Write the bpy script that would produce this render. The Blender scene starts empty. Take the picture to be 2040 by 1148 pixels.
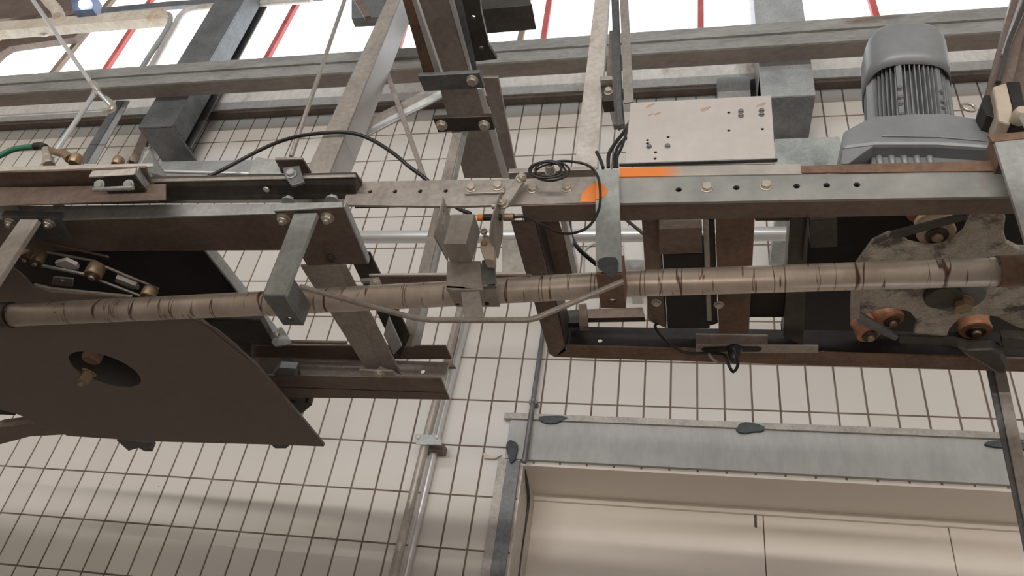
import bpy, bmesh, math, random
from mathutils import Vector, Matrix
from mathutils.geometry import tessellate_polygon
random.seed(7)
SC = bpy.context.scene
COL = SC.collection
CH = 1.6                                   # camera height above the floor
# ---------------------------------------------------------------- camera
R_ = Vector((0.975334842871867, 0.1751056498974919, 0.13438733442585718))
U_ = Vector((-0.0029660822099398243, -0.5983779102260571, 0.8012085115061001))
F_ = Vector((-0.22071054944527244, 0.7818451815592865, 0.5830994472953068))
FPX = 1552.848
cam = bpy.data.cameras.new('camera'); cam.sensor_width = 36.0; cam.lens = FPX / 2040 * 36.0
cam.clip_start = 0.02
co = bpy.data.objects.new('camera', cam); COL.objects.link(co)
m = Matrix((R_, U_, -F_)).transposed().to_4x4(); m.translation = Vector((0, 0, CH))
co.matrix_world = m
SC.camera = co
# ---------------------------------------------------------------- world, lights, exposure
w = bpy.data.worlds.new('sky'); SC.world = w; w.use_nodes = True
wn = w.node_tree.nodes; bg = wn['Background']
bg.inputs[0].default_value = (0.93, 0.97, 1.0, 1); bg.inputs[1].default_value = 2.6
SC.view_settings.view_transform = 'Standard'; SC.view_settings.look = 'None'
SC.view_settings.exposure = 0.0; SC.view_settings.gamma = 1.0
SC.view_settings.use_curve_mapping = False
def area(name, loc, target, sx, sy, power, color):
    l = bpy.data.lights.new(name, 'AREA'); l.shape = 'RECTANGLE'; l.size = sx; l.size_y = sy
    l.energy = power; l.color = color
    o = bpy.data.objects.new(name, l); COL.objects.link(o); o.location = loc
    d = Vector(target) - Vector(loc)
    o.rotation_euler = d.to_track_quat('-Z', 'Y').to_euler()
    return o
area('fluorescent_row', (-0.5, -5.5, 3.10), (0, 2.7, 2.6), 8.0, 0.16, 275, (1.0, 0.94, 0.885))
area('foreground_fill', (0.5, -0.75, 1.35), (-0.2, 1.4, 2.7), 2.6, 0.7, 11, (1.0, 0.86, 0.78))  # added warm fill that lifts front and under faces, no real source
cl_ = area('far_clerestory_light', (-1.0, -4.6, 6.2), (-0.5, 2.7, 6.4), 8.0, 1.2, 34, (0.70, 0.88, 1.0))
cl_.data.spread = math.radians(75)
# ---------------------------------------------------------------- geometry helpers
def q(px, py):
    d = R_ * ((px - 1020) / FPX) + U_ * ((574 - py) / FPX) + F_
    return d
def P(px, py, Y=None, Z=None, X=None):
    """point of the ray through a photo pixel on the plane Y / Z (above the camera) / X"""
    d = q(px, py)
    if Y is not None: k = Y / d.y
    elif Z is not None: k = Z / d.z
    else: k = X / d.x
    v = d * k; v.z += CH
    return v
def BM(): return bmesh.new()
def plate(bm, outer, vec, holes=()):
    """flat outline (with holes) given in 3D, extruded by vec"""
    vec = Vector(vec)
    loops = [list(outer)] + [list(h) for h in holes]
    flat = [Vector(p) for l in loops for p in l]
    tris = tessellate_polygon([[Vector(p) for p in l] for l in loops])
    a = [bm.verts.new(p) for p in flat]; b = [bm.verts.new(p + vec) for p in flat]
    if not holes:
        bm.faces.new(a); bm.faces.new(b[::-1])
    else:
        for t in tris:
            try:
                bm.faces.new([a[i] for i in t]); bm.faces.new([b[i] for i in t][::-1])
            except ValueError: pass
    k = 0
    for l in loops:
        n = len(l)
        for i in range(n):
            i0, i1 = k + i, k + (i + 1) % n
            try: bm.faces.new([a[i0], a[i1], b[i1], b[i0]])
            except ValueError: pass
        k += n
    bmesh.ops.recalc_face_normals(bm, faces=bm.faces)
    return bm
def slab(bm, pts, ext, Y=None, Z=None, X=None, holes=()):
    pts = [tuple(p) for p in pts]
    if pts[0][1] == -20 and pts[1][1] == -20 and len(pts) < 8:      # members that run on above the frame
        f = .9 if Y is not None else .45
        (ax_, ay_), (bx_, by_) = pts[0], pts[-1]; (cx_, cy_), (dx_, dy_) = pts[1], pts[2]
        sa = f * 180 / max(by_ - ay_, 1); sc = f * 180 / max(dy_ - cy_, 1)
        pts[0] = (ax_ + (ax_ - bx_) * sa, ay_ + (ay_ - by_) * sa); pts[1] = (cx_ + (cx_ - dx_) * sc, cy_ + (cy_ - dy_) * sc)
    o = [P(x, y, Y=Y, Z=Z, X=X) for x, y in pts]
    hs = [[P(x, y, Y=Y, Z=Z, X=X) for x, y in h] for h in holes]
    return plate(bm, o, ext, hs)
def circ(c, r, ex, ey, n=20):
    return [Vector(c) + Vector(ex) * (r * math.cos(2 * math.pi * i / n)) + Vector(ey) * (r * math.sin(2 * math.pi * i / n)) for i in range(n)]
XA, YA, ZA = Vector((1, 0, 0)), Vector((0, 1, 0)), Vector((0, 0, 1))
def box(bm, x0, x1, y0, y1, z0, z1):
    z0 += CH; z1 += CH
    return plate(bm, [(x0, y0, z0), (x1, y0, z0), (x1, y1, z0), (x0, y1, z0)], (0, 0, z1 - z0))
def sweep(bm, a, b, prof, up=(0, 0, 1)):
    a = Vector(a); b = Vector(b); d = (b - a).normalized()
    s = d.cross(Vector(up)).normalized(); u = s.cross(d).normalized()
    return plate(bm, [a + s * p[0] + u * p[1] for p in prof], b - a)
def rect(w, h, cx=0, cy=0): return [(cx - w / 2, cy - h / 2), (cx + w / 2, cy - h / 2), (cx + w / 2, cy + h / 2), (cx - w / 2, cy + h / 2)]
def Lp(a, b, t): return [(0, 0), (a, 0), (a, t), (t, t), (t, b), (0, b)]
def Up(w, h, t): return [(0, 0), (w, 0), (w, h), (w - t, h), (w - t, t), (t, t), (t, h), (0, h)]
def smooth_path(pts, k=8):
    pts = [Vector(p) for p in pts]; out = []
    for i in range(len(pts) - 1):
        p0 = pts[max(i - 1, 0)]; p1 = pts[i]; p2 = pts[i + 1]; p3 = pts[min(i + 2, len(pts) - 1)]
        for j in range(k):
            t = j / k
            out.append(0.5 * ((2 * p1) + (p2 - p0) * t + (2 * p0 - 5 * p1 + 4 * p2 - p3) * t * t + (3 * p1 - p0 - 3 * p2 + p3) * t ** 3))
    out.append(pts[-1]); return out
def tube(bm, pts, r, n=14, cap=True):
    pts = [Vector(p) for p in pts]
    t0 = (pts[1] - pts[0]).normalized()
    ref = ZA if abs(t0.z) < 0.9 else XA
    s = t0.cross(ref).normalized(); rings = []
    for i, p in enumerate(pts):
        if i == 0: t = t0
        elif i == len(pts) - 1: t = (pts[-1] - pts[-2]).normalized()
        else: t = ((pts[i + 1] - p).normalized() + (p - pts[i - 1]).normalized()).normalized()
        s = (s - t * s.dot(t)).normalized(); u = t.cross(s)
        rr = r[i] if isinstance(r, (list, tuple)) else r
        rings.append([bm.verts.new(p + s * (rr * math.cos(2 * math.pi * k / n)) + u * (rr * math.sin(2 * math.pi * k / n))) for k in range(n)])
    for i in range(len(rings) - 1):
        for k in range(n):
            f = bm.faces.new([rings[i][k], rings[i][(k + 1) % n], rings[i + 1][(k + 1) % n], rings[i + 1][k]]); f.smooth = True
    if cap: bm.faces.new(rings[0][::-1]); bm.faces.new(rings[-1])
    return bm
def lathe(bm, prof, c, axis=(0, 0, 1), n=40, smooth=True):
    axis = Vector(axis).normalized(); ref = XA if abs(axis.x) < 0.9 else YA
    s = axis.cross(ref).normalized(); u = axis.cross(s); c = Vector(c); rings = []
    for r, z in prof:
        rings.append([bm.verts.new(c + axis * z + s * (r * math.cos(2 * math.pi * k / n)) + u * (r * math.sin(2 * math.pi * k / n))) for k in range(n)])
    for i in range(len(rings) - 1):
        for k in range(n):
            f = bm.faces.new([rings[i][k], rings[i][(k + 1) % n], rings[i + 1][(k + 1) % n], rings[i + 1][k]]); f.smooth = smooth
    if prof[0][0] > 1e-5: bm.faces.new(rings[0][::-1])
    if prof[-1][0] > 1e-5: bm.faces.new(rings[-1])
    bmesh.ops.remove_doubles(bm, verts=bm.verts, dist=1e-6)
    bmesh.ops.recalc_face_normals(bm, faces=bm.faces)
    return bm
def hexbolt(bm, c, nrm, s=0.0095, h=0.008, washer=True, shank=0.0):
    nrm = Vector(nrm).normalized(); c = Vector(c)
    if washer: lathe(bm, [(s * 1.35, -0.001), (s * 1.35, 0.0025)], c, nrm, 20, False)
    lathe(bm, [(s * 1.05, 0.002), (s * 1.12, 0.003), (s * 1.12, h - 0.001), (s * 0.92, h)], c, nrm, 6, False)
    if shank: lathe(bm, [(s * 0.55, h - 0.001), (s * 0.55, h + shank)], c, nrm, 12)
    return bm
def torus(bm, c, R, r, axis, n=32, m_=10, sq=1.0):
    axis = Vector(axis).normalized(); ref = ZA if abs(axis.z) < 0.9 else XA
    s = axis.cross(ref).normalized(); u = axis.cross(s)
    pts = [Vector(c) + s * (R * math.cos(2 * math.pi * k / n)) + u * (R * sq * math.sin(2 * math.pi * k / n)) for k in range(n)]
    pts += pts[:2]
    return tube(bm, pts, r, m_, cap=False)
# ---------------------------------------------------------------- object helpers
def link(name, bm, mat, parent=None, bevel=0.0):
    me = bpy.data.meshes.new(name)
    if not bm.verts: raise RuntimeError('empty ' + name)
    lo = Vector([min(v.co[i] for v in bm.verts) for i in range(3)]); hi = Vector([max(v.co[i] for v in bm.verts) for i in range(3)])
    c = (lo + hi) / 2
    bmesh.ops.translate(bm, verts=bm.verts, vec=-c)
    bm.to_mesh(me); bm.free()
    me.materials.append(mat)
    o = bpy.data.objects.new(name, me); COL.objects.link(o)
    if parent is not None:
        pl = parent
        off = Vector((0, 0, 0))
        while pl is not None: off += pl.location; pl = pl.parent
        o.parent = parent; o.location = c - off
    else: o.location = c
    if bevel:
        b = o.modifiers.new('bevel', 'BEVEL'); b.width = bevel; b.segments = 2; b.limit_method = 'ANGLE'; b.angle_limit = math.radians(40)
    return o
def tag(o, label=None, cat=None, group=None, kind=None):
    if label: o['label'] = label
    if cat: o['category'] = cat
    if group: o['group'] = group
    if kind: o['kind'] = kind
    return o
def T(name, label, cat, loc, group=None):
    o = bpy.data.objects.new(name, None); COL.objects.link(o); o.location = Vector(loc); o.empty_display_size = 0.05
    return tag(o, label, cat, group)
def one(name, bm, mat, label, cat, group=None, bevel=0.0015):
    return tag(link(name, bm, mat, None, bevel), label, cat, group)
def part(name, bm, mat, parent, label=None, bevel=0.001):
    o = link(name, bm, mat, parent, bevel)
    if label: o['label'] = label
    return o
def struct(name, bm, mat): return tag(link(name, bm, mat), kind='structure')
# ---------------------------------------------------------------- materials
def newmat(name):
    mt = bpy.data.materials.new(name); mt.use_nodes = True
    nt = mt.node_tree; return mt, nt, nt.nodes['Principled BSDF']
def N(nt, t, **kw):
    n = nt.nodes.new(t)
    for k, v in kw.items(): setattr(n, k, v)
    return n
def coords(nt, scale, obj=True):
    tc = N(nt, 'ShaderNodeTexCoord'); mp = N(nt, 'ShaderNodeMapping'); mp.inputs['Scale'].default_value = scale
    if obj: nt.links.new(tc.outputs['Object'], mp.inputs[0])
    else:
        g = N(nt, 'ShaderNodeNewGeometry'); nt.links.new(g.outputs['Position'], mp.inputs[0])
    return mp.outputs[0]
def noise(nt, vec, scale, detail=4, rough=0.55):
    n = N(nt, 'ShaderNodeTexNoise'); n.inputs['Scale'].default_value = scale; n.inputs['Detail'].default_value = detail; n.inputs['Roughness'].default_value = rough
    nt.links.new(vec, n.inputs['Vector']); return n.outputs['Fac']
def ramp(nt, fac, stops):
    r = N(nt, 'ShaderNodeValToRGB'); e = r.color_ramp.elements
    e[0].position = stops[0][0]; e[0].color = (*stops[0][1], 1); e[1].position = stops[-1][0]; e[1].color = (*stops[-1][1], 1)
    for p, c in stops[1:-1]:
        k = e.new(p); k.color = (*c, 1)
    nt.links.new(fac, r.inputs[0]); return r.outputs[0]
def mix(nt, fac, a, b):
    mx = N(nt, 'ShaderNodeMix', data_type='RGBA')
    for s, v in ((mx.inputs[0], fac), (mx.inputs[6], a), (mx.inputs[7], b)):
        if isinstance(v, (int, float)): s.default_value = v
        elif isinstance(v, tuple): s.default_value = (*v, 1)
        else: nt.links.new(v, s)
    return mx.outputs[2]
def metal(name, a, b, met=0.6, rough=0.42, sc=14, rust=None, ramt=0.62, stretch=(1, 1, 1), bump=0.15, fine=0.25):
    mt, nt, bs = newmat(name)
    v = coords(nt, stretch)
    f1 = noise(nt, v, sc, 6, 0.6)
    c = ramp(nt, f1, [(0.32, a), (0.68, b)])
    f2 = noise(nt, v, sc * 9, 3, 0.6)
    c = mix(nt, fine, c, ramp(nt, f2, [(0.3, tuple(x * 0.6 for x in a)), (0.7, tuple(min(1, x * 1.25) for x in b))]))
    if rust:
        f3 = noise(nt, v, sc * 0.45, 8, 0.7)
        rf = ramp(nt, f3, [(ramt - 0.04, (0, 0, 0)), (ramt + 0.08, (1, 1, 1))])
        c = mix(nt, rf, c, rust)
    nt.links.new(c, bs.inputs['Base Color'])
    bs.inputs['Metallic'].default_value = met
    rr = N(nt, 'ShaderNodeMapRange'); rr.inputs[3].default_value = rough - 0.1; rr.inputs[4].default_value = rough + 0.15
    nt.links.new(f1, rr.inputs[0]); nt.links.new(rr.outputs[0], bs.inputs['Roughness'])
    if bump:
        bp = N(nt, 'ShaderNodeBump'); bp.inputs['Strength'].default_value = bump; bp.inputs['Distance'].default_value = 0.002
        nt.links.new(f2, bp.inputs['Height']); nt.links.new(bp.outputs[0], bs.inputs['Normal'])
    return mt
GALV = metal('galvanised_steel', (0.38, 0.40, 0.405), (0.56, 0.58, 0.585), 0.45, 0.45, 10)
GALVD = metal('dark_galvanised_steel', (0.13, 0.14, 0.15), (0.25, 0.26, 0.27), 0.5, 0.45, 8)
GALVT = metal('teal_galvanised_steel', (0.32, 0.36, 0.355), (0.54, 0.575, 0.56), 0.4, 0.40, 9, rust=(0.30, 0.20, 0.13), ramt=0.66)
STEEL = metal('grimy_stainless', (0.32, 0.29, 0.26), (0.52, 0.485, 0.45), 0.5, 0.42, 9)
PALE = metal('pale_stained_steel', (0.50, 0.46, 0.42), (0.72, 0.69, 0.65), 0.35, 0.5, 8, rust=(0.36, 0.27, 0.21), ramt=0.60)
BRIGHT = metal('bright_stainless_painted_sheen', (0.66, 0.67, 0.68), (0.76, 0.77, 0.78), 0.45, 0.30, 4, fine=0.03, bump=0.0)  # pale base colour also carries the window's reflection on edges and flanges
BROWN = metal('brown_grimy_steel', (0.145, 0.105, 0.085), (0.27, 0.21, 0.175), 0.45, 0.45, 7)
BROWNG = metal('grey_brown_beam_steel', (0.27, 0.24, 0.215), (0.42, 0.385, 0.355), 0.4, 0.45, 7, rust=(0.20, 0.13, 0.09), ramt=0.64)
CREAMR = metal('cream_worn_roller', (0.50, 0.36, 0.24), (0.66, 0.52, 0.38), 0.1, 0.5, 20)
BROWN2 = metal('dull_brown_plate', (0.185, 0.145, 0.125), (0.235, 0.19, 0.165), 0.3, 0.5, 2.2, fine=0.12, bump=0.05)
RUSTY = metal('rusty_brown_steel', (0.13, 0.085, 0.065), (0.30, 0.19, 0.13), 0.3, 0.6, 9, rust=(0.32, 0.13, 0.05), ramt=0.62)
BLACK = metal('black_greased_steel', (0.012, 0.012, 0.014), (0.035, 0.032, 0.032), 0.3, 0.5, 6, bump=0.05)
DARK = metal('dark_oily_steel', (0.05, 0.045, 0.042), (0.11, 0.10, 0.09), 0.5, 0.4, 7)
SHEET = metal('light_sheet_metal', (0.56, 0.53, 0.51), (0.64, 0.61, 0.59), 0.2, 0.5, 5, rust=(0.42, 0.27, 0.17), ramt=0.70, fine=0.08, bump=0.02)
MOTORG = metal('grey_motor_paint', (0.23, 0.25, 0.265), (0.29, 0.31, 0.325), 0.15, 0.38, 5, rust=(0.15, 0.13, 0.12), ramt=0.72, fine=0.1, bump=0.03)
RUSTSM = metal('rust_smudge', (0.40, 0.27, 0.19), (0.52, 0.42, 0.36), 0, .6, 60)
SPROC = metal('mottled_scaled_casting', (0.38, 0.34, 0.275), (0.70, 0.655, 0.565), 0.1, 0.6, 40, rust=(0.12, 0.105, 0.105), ramt=0.545, fine=0.4, bump=0.5)
ORANGE = metal('orange_spray_paint', (0.80, 0.22, 0.04), (0.90, 0.30, 0.07), 0.0, 0.55, 8, fine=0.1, bump=0.02)
COPPER = metal('copper_coloured_roller', (0.46, 0.21, 0.12), (0.60, 0.31, 0.19), 0.35, 0.4, 20, fine=0.2)
BRASS = metal('worn_bronze', (0.24, 0.17, 0.105), (0.42, 0.31, 0.20), 0.6, 0.38, 20)
SILVER = metal('zinc_bolt_metal', (0.50, 0.46, 0.40), (0.70, 0.66, 0.58), 0.7, 0.35, 30, bump=0.05)
CREAM = metal('cream_painted_steel', (0.62, 0.52, 0.40), (0.80, 0.74, 0.64), 0.0, 0.5, 5, rust=(0.50, 0.30, 0.16), ramt=0.60, bump=0.02)
WHITEP = metal('white_plastic', (0.70, 0.67, 0.64), (0.78, 0.76, 0.73), 0.0, 0.4, 5, fine=0.05, bump=0)
BEIGE = metal('beige_plastic', (0.52, 0.44, 0.35), (0.60, 0.53, 0.44), 0.0, 0.5, 8, fine=0.1, bump=0)
RUBBER = metal('black_rubber', (0.012, 0.012, 0.013), (0.03, 0.03, 0.03), 0.0, 0.35, 20, fine=0.1, bump=0)
GREENH = metal('green_hose_rubber', (0.03, 0.16, 0.10), (0.05, 0.24, 0.15), 0.0, 0.4, 20, fine=0.1, bump=0)
REDP = metal('red_glazing_bar_paint', (0.50, 0.09, 0.08), (0.62, 0.16, 0.14), 0.0, 0.5, 8, fine=0.1, bump=0)
WOOD = metal('brown_window_frame', (0.20, 0.15, 0.11), (0.34, 0.27, 0.20), 0.0, 0.6, 12, stretch=(1, 1, 0.2), bump=0.05)
CONC = metal('stained_concrete', (0.58, 0.55, 0.51), (0.72, 0.69, 0.65), 0.0, 0.7, 4, rust=(0.30, 0.24, 0.20), ramt=0.60, stretch=(1, 1, 0.6))
BEAMM = metal('weathered_steel_beam', (0.25, 0.245, 0.235), (0.44, 0.435, 0.42), 0.3, 0.55, 7, rust=(0.20, 0.12, 0.09), ramt=0.64, stretch=(0.4, 1, 1.5))
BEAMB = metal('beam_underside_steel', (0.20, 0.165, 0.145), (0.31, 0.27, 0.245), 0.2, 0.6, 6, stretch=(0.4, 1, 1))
LINTEL = metal('zinc_lintel', (0.40, 0.405, 0.405), (0.51, 0.515, 0.51), 0.25, 0.5, 5, fine=0.15, bump=0.03, stretch=(1, 1, .35))
GROUND = metal('floor_concrete', (0.42, 0.38, 0.34), (0.50, 0.46, 0.42), 0, 0.6, 2)
CEIL = metal('ceiling_paint', (0.40, 0.38, 0.36), (0.46, 0.44, 0.42), 0, 0.8, 2)
PANEL = metal('cream_wall_panel', (0.84, 0.77, 0.69), (0.87, 0.80, 0.72), 0.0, 0.3, 1.5, rust=(0.55, 0.46, 0.38), ramt=0.82, fine=0.03, bump=0.0)
# painted channel: orange spray fading into teal grey metal
def spray_mat():
    mt, nt, bs = newmat('channel_with_orange_spray')
    v = coords(nt, (1, 1, 1)); f = noise(nt, v, 9, 6, 0.6)
    c = ramp(nt, f, [(0.32, (0.27, 0.29, 0.285)), (0.68, (0.46, 0.465, 0.445))])
    f4 = noise(nt, v, 5, 8, 0.7)
    c = mix(nt, ramp(nt, f4, [(0.58, (0, 0, 0)), (0.70, (1, 1, 1))]), c, (0.34, 0.26, 0.20))
    nt.links.new(c, bs.inputs['Base Color']); bs.inputs['Metallic'].default_value = 0.5; bs.inputs['Roughness'].default_value = 0.45
    return mt
CHAN = spray_mat()
def fade_mat():
    mt, nt, bs = newmat('orange_spray_fading_to_zinc')
    v = coords(nt, (1, 1, 1)); sp = N(nt, 'ShaderNodeSeparateXYZ'); nt.links.new(v, sp.inputs[0])
    mr = N(nt, 'ShaderNodeMapRange'); mr.inputs[1].default_value = -0.085; mr.inputs[2].default_value = -0.045
    nt.links.new(sp.outputs[0], mr.inputs[0])
    c = mix(nt, mr.outputs[0], (0.85, 0.26, 0.055), ramp(nt, noise(nt, v, 12, 5), [(0.3, (0.33, 0.31, 0.28)), (0.7, (0.52, 0.50, 0.46))]))
    nt.links.new(c, bs.inputs['Base Color']); bs.inputs['Roughness'].default_value = 0.5; bs.inputs['Metallic'].default_value = 0.15
    return mt
FADE = fade_mat()
# the rust-ringed pipe
def pipe_mat():
    mt, nt, bs = newmat('rust_streaked_pipe')
    v = coords(nt, (1, 1, 1)); f1 = noise(nt, v, 14, 6, 0.65)
    base = ramp(nt, f1, [(0.3, (0.52, 0.44, 0.37)), (0.7, (0.78, 0.71, 0.63))])
    v2 = coords(nt, (30, 3.0, 3.0)); f2 = noise(nt, v2, 1.0, 2, 0.6)
    st = ramp(nt, f2, [(0.585, (0, 0, 0)), (0.600, (1, 1, 1)), (0.612, (0.9, 0.9, 0.9)), (0.625, (0, 0, 0))])
    v3 = coords(nt, (55, 5, 5)); f3 = noise(nt, v3, 1.0, 2, 0.6)
    st2 = ramp(nt, f3, [(0.60, (0, 0, 0)), (0.62, (1, 1, 1)), (0.64, (0, 0, 0))])
    c = mix(nt, st, base, (0.12, 0.045, 0.025)); c = mix(nt, st2, c, (0.17, 0.08, 0.05))
    nt.links.new(c, bs.inputs['Base Color']); bs.inputs['Metallic'].default_value = 0.4; bs.inputs['Roughness'].default_value = 0.34
    return mt
PIPEM = pipe_mat()
# tile wall
def tile_mat():
    mt, nt, bs = newmat('white_wall_tiles')
    g = N(nt, 'ShaderNodeNewGeometry'); sp = N(nt, 'ShaderNodeSeparateXYZ'); nt.links.new(g.outputs['Position'], sp.inputs[0])
    def M(op, a, b=None):
        n = N(nt, 'ShaderNodeMath', operation=op)
        for i, vv in enumerate((a, b)):
            if vv is None: continue
            if isinstance(vv, (int, float)): n.inputs[i].default_value = vv
            else: nt.links.new(vv, n.inputs[i])
        return n.outputs[0]
    def line(s, off, pitch, wd):
        f = M('FRACT', M('DIVIDE', M('SUBTRACT', s, off), pitch))
        d = M('MINIMUM', f, M('SUBTRACT', 1.0, f))          # 0 at the joint
        return M('MULTIPLY', d, pitch), wd / 2
    dx, wx = line(sp.outputs[0], -2.8656 - 20.0, 0.1, 0.0072)
    dz, wz = line(sp.outputs[2], 1.2491 + CH - 20.0, 0.2, 0.0066)
    def sm(d, wd):
        r = N(nt, 'ShaderNodeMapRange'); r.inputs[1].default_value = wd - 0.0008; r.inputs[2].default_value = wd + 0.0008
        nt.links.new(d, r.inputs[0]); return r.outputs[0]
    tilef = M('MULTIPLY', sm(dx, wx), sm(dz, wz))
    ix = M('FLOOR', M('DIVIDE', M('ADD', sp.outputs[0], 22.8656), 0.1)); iz = M('FLOOR', M('DIVIDE', M('SUBTRACT', sp.outputs[2], 1.2491 + CH - 20.0), 0.2))
    cb = N(nt, 'ShaderNodeCombineXYZ'); nt.links.new(ix, cb.inputs[0]); nt.links.new(iz, cb.inputs[1])
    wn_ = N(nt, 'ShaderNodeTexWhiteNoise'); nt.links.new(cb.outputs[0], wn_.inputs['Vector'])
    tcol = ramp(nt, wn_.outputs['Value'], [(0.0, (0.70, 0.67, 0.63)), (1.0, (0.76, 0.73, 0.69))])
    v = coords(nt, (1, 1, 1), False); sp2 = noise(nt, v, 60, 2, 0.5)
    tcol = mix(nt, ramp(nt, sp2, [(0.76, (0, 0, 0)), (0.78, (1, 1, 1))]), tcol, (0.28, 0.22, 0.18))
    gn = noise(nt, v, 6, 5, 0.6)
    gcol = ramp(nt, gn, [(0.3, (0.13, 0.085, 0.06)), (0.7, (0.24, 0.19, 0.155))])
    c = mix(nt, tilef, gcol, tcol)
    nt.links.new(c, bs.inputs['Base Color'])
    rr = N(nt, 'ShaderNodeMapRange'); rr.inputs[3].default_value = 0.8; rr.inputs[4].default_value = 0.17
    nt.links.new(tilef, rr.inputs[0]); nt.links.new(rr.outputs[0], bs.inputs['Roughness'])
    bp = N(nt, 'ShaderNodeBump'); bp.inputs['Strength'].default_value = 0.6; bp.inputs['Distance'].default_value = 0.002
    wav = noise(nt, v, 5, 2, 0.5)
    nt.links.new(M('ADD', tilef, M('MULTIPLY', wav, 0.5)), bp.inputs['Height']); nt.links.new(bp.outputs[0], bs.inputs['Normal'])
    return mt
TILE = tile_mat()
def glass_mat():
    mt, nt, bs = newmat('window_glass')
    bs.inputs['Base Color'].default_value = (0.95, 0.98, 1, 1); bs.inputs['Roughness'].default_value = 0.02
    tr = N(nt, 'ShaderNodeBsdfTransparent'); mx = N(nt, 'ShaderNodeMixShader'); mx.inputs[0].default_value = 0.06
    out = nt.nodes['Material Output']
    nt.links.new(tr.outputs[0], mx.inputs[1]); nt.links.new(bs.outputs[0], mx.inputs[2]); nt.links.new(mx.outputs[0], out.inputs[0])
    return mt
GLASS = glass_mat()
def emis(name, col, s):
    mt, nt, bs = newmat(name); bs.inputs['Emission Color'].default_value = (*col, 1); bs.inputs['Emission Strength'].default_value = s
    bs.inputs['Base Color'].default_value = (*col, 1); return mt
LAMPE = emis('lamp_glow', (0.75, 0.85, 1.0), 6.0)

exec_parts = []
# ================================================================ THE SETTING
W = 2.70
dxl, dxr = -0.61, 2.75                       # doorway
b = BM()
o = [(-7, W, -CH), (dxl, W, -CH), (dxl, W, 1.19), (dxr, W, 1.19), (dxr, W, -CH), (6, W, -CH), (6, W, 3.34), (-7, W, 3.34)]
plate(b, [(x, y, z + CH) for x, y, z in o], (0, 0.08, 0)); struct('wall_back', b, TILE)
b = BM(); box(b, -7, 6, W, W + 0.3, 5.3, 5.9); struct('wall_upper', b, CONC)
b = BM(); box(b, -7.1, -7, -6, W + 0.1, -CH, 5.6); struct('wall_left', b, PANEL)
b = BM(); box(b, 6, 6.1, -6, W + 0.1, -CH, 5.6); struct('wall_right', b, PANEL)
b = BM(); box(b, -7, 6, -6.1, -6, -CH, 5.6); struct('wall_front', b, PANEL)
b = BM(); box(b, -7.1, 6.1, -6.1, 3.3, -CH - 0.1, -CH); struct('floor', b, GROUND)
b = BM(); box(b, -7.1, 6.1, -6.1, W + 0.1, 5.6, 5.7); struct('ceiling', b, CEIL)
b = BM(); box(b, -7, 6, -1.12, -1.0, -CH, 1.13); struct('shadow_partition', b, PANEL)  # unseen partition added behind the camera to shade the lower tiles
# concrete sill band between tiles and window
b = BM(); box(b, -7, 6, 2.645, 2.80, 3.268, 3.56)
struct('trim_1', b, CONC)
b = BM(); box(b, -7, 6, 2.655, 2.70, 3.245, 3.268)
struct('trim_2', b, BROWN)
# doorway lining and panels
b = BM(); plate(b, [(dxl + .001, W - .002, -CH + CH), (dxl + .001, W - .002, 1.18 + CH), (dxl + .001, W + .31, 1.18 + CH), (dxl + .001, W + .31, 0)], (0.006, 0, 0)); struct('trim_3', b, PALE)
b = BM(); box(b, dxl - .004, dxr, W - .002, W + .31, 1.180, 1.1895); struct('trim_4', b, PANEL)
b = BM(); box(b, dxl, dxr, W + .27, W + .284, 1.155, 1.18); struct('trim_5', b, PANEL)
xs = [dxl] + [P(x, y, Y=W + .285).x for x, y in ((1522, 1060), (1893, 1070))] + [dxr]
for i in range(3):
    b = BM(); box(b, xs[i] + .0015, xs[i + 1] - .0015, W + .285, W + .345, -CH, 1.19)
    tag(link('door_%d' % (i + 1), b, PANEL, None, 0.002), kind='structure')
b = BM(); box(b, xs[0], xs[-1], W + .345, W + .35, -CH, 1.19); struct('trim_6', b, BROWN)
# lintel and jamb
lt = T('door_lintel', 'long blue-grey zinc lintel with scorched weld spots over the cream doorway', 'lintel', (0.5, 2.68, 1.2 + CH))
b = BM(); box(b, -0.675, 3.0, 2.683, 2.70, 1.198, 1.36); part('face_plate', b, LINTEL, lt)
b = BM(); box(b, -0.70, 3.0, 2.672, 2.70, 1.36, 1.385); part('top_flange', b, STEEL, lt, 'brownish upper edge')
BURN = metal('scorched_zinc', (0.05, 0.065, 0.07), (0.12, 0.14, 0.15), 0.2, 0.7, 20)
def blob(bm, c, ex, ey, rx, ry, th, n=18, seed=0):
    rnd = random.Random(seed)
    pts = []
    for i in range(n):
        a = 2 * math.pi * i / n; k = 0.85 + 0.12 * math.sin(2 * a + seed) + 0.12 * math.sin(3 * a + 2 * seed) + 0.05 * rnd.random()
        pts.append(Vector(c) + Vector(ex) * (rx * k * math.cos(a)) + Vector(ey) * (ry * k * math.sin(a)))
    plate(bm, pts, th)
for i, (x, y, rx, ry) in enumerate(((1100, 833, .06, .018), (1493, 850, .05, .026), (2010, 883, .07, .02), (1020, 895, .024, .05))):
    b = BM(); blob(b, P(x, y, Y=2.6705) + Vector((0, 0, -0.004)), XA, ZA, rx, ry, (0, 0.014, 0), 40, i)
    part('weld_scorch', b, BURN, lt, 'dark scorched weld spot', 0)
b = BM(); box(b, -0.70, dxl - .004, 2.688, 2.70, -CH, 1.20)
one('door_jamb_plate', b, STEEL, 'tall brown-grey steel strip down the left side of the doorway', 'door jamb')
b = BM(); box(b, -0.665, dxl - .004, 2.68, 2.688, -CH, 1.19)
one('door_jamb_angle', b, GALVD, 'narrow darker steel strip lining the doorway corner', 'door jamb')
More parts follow.
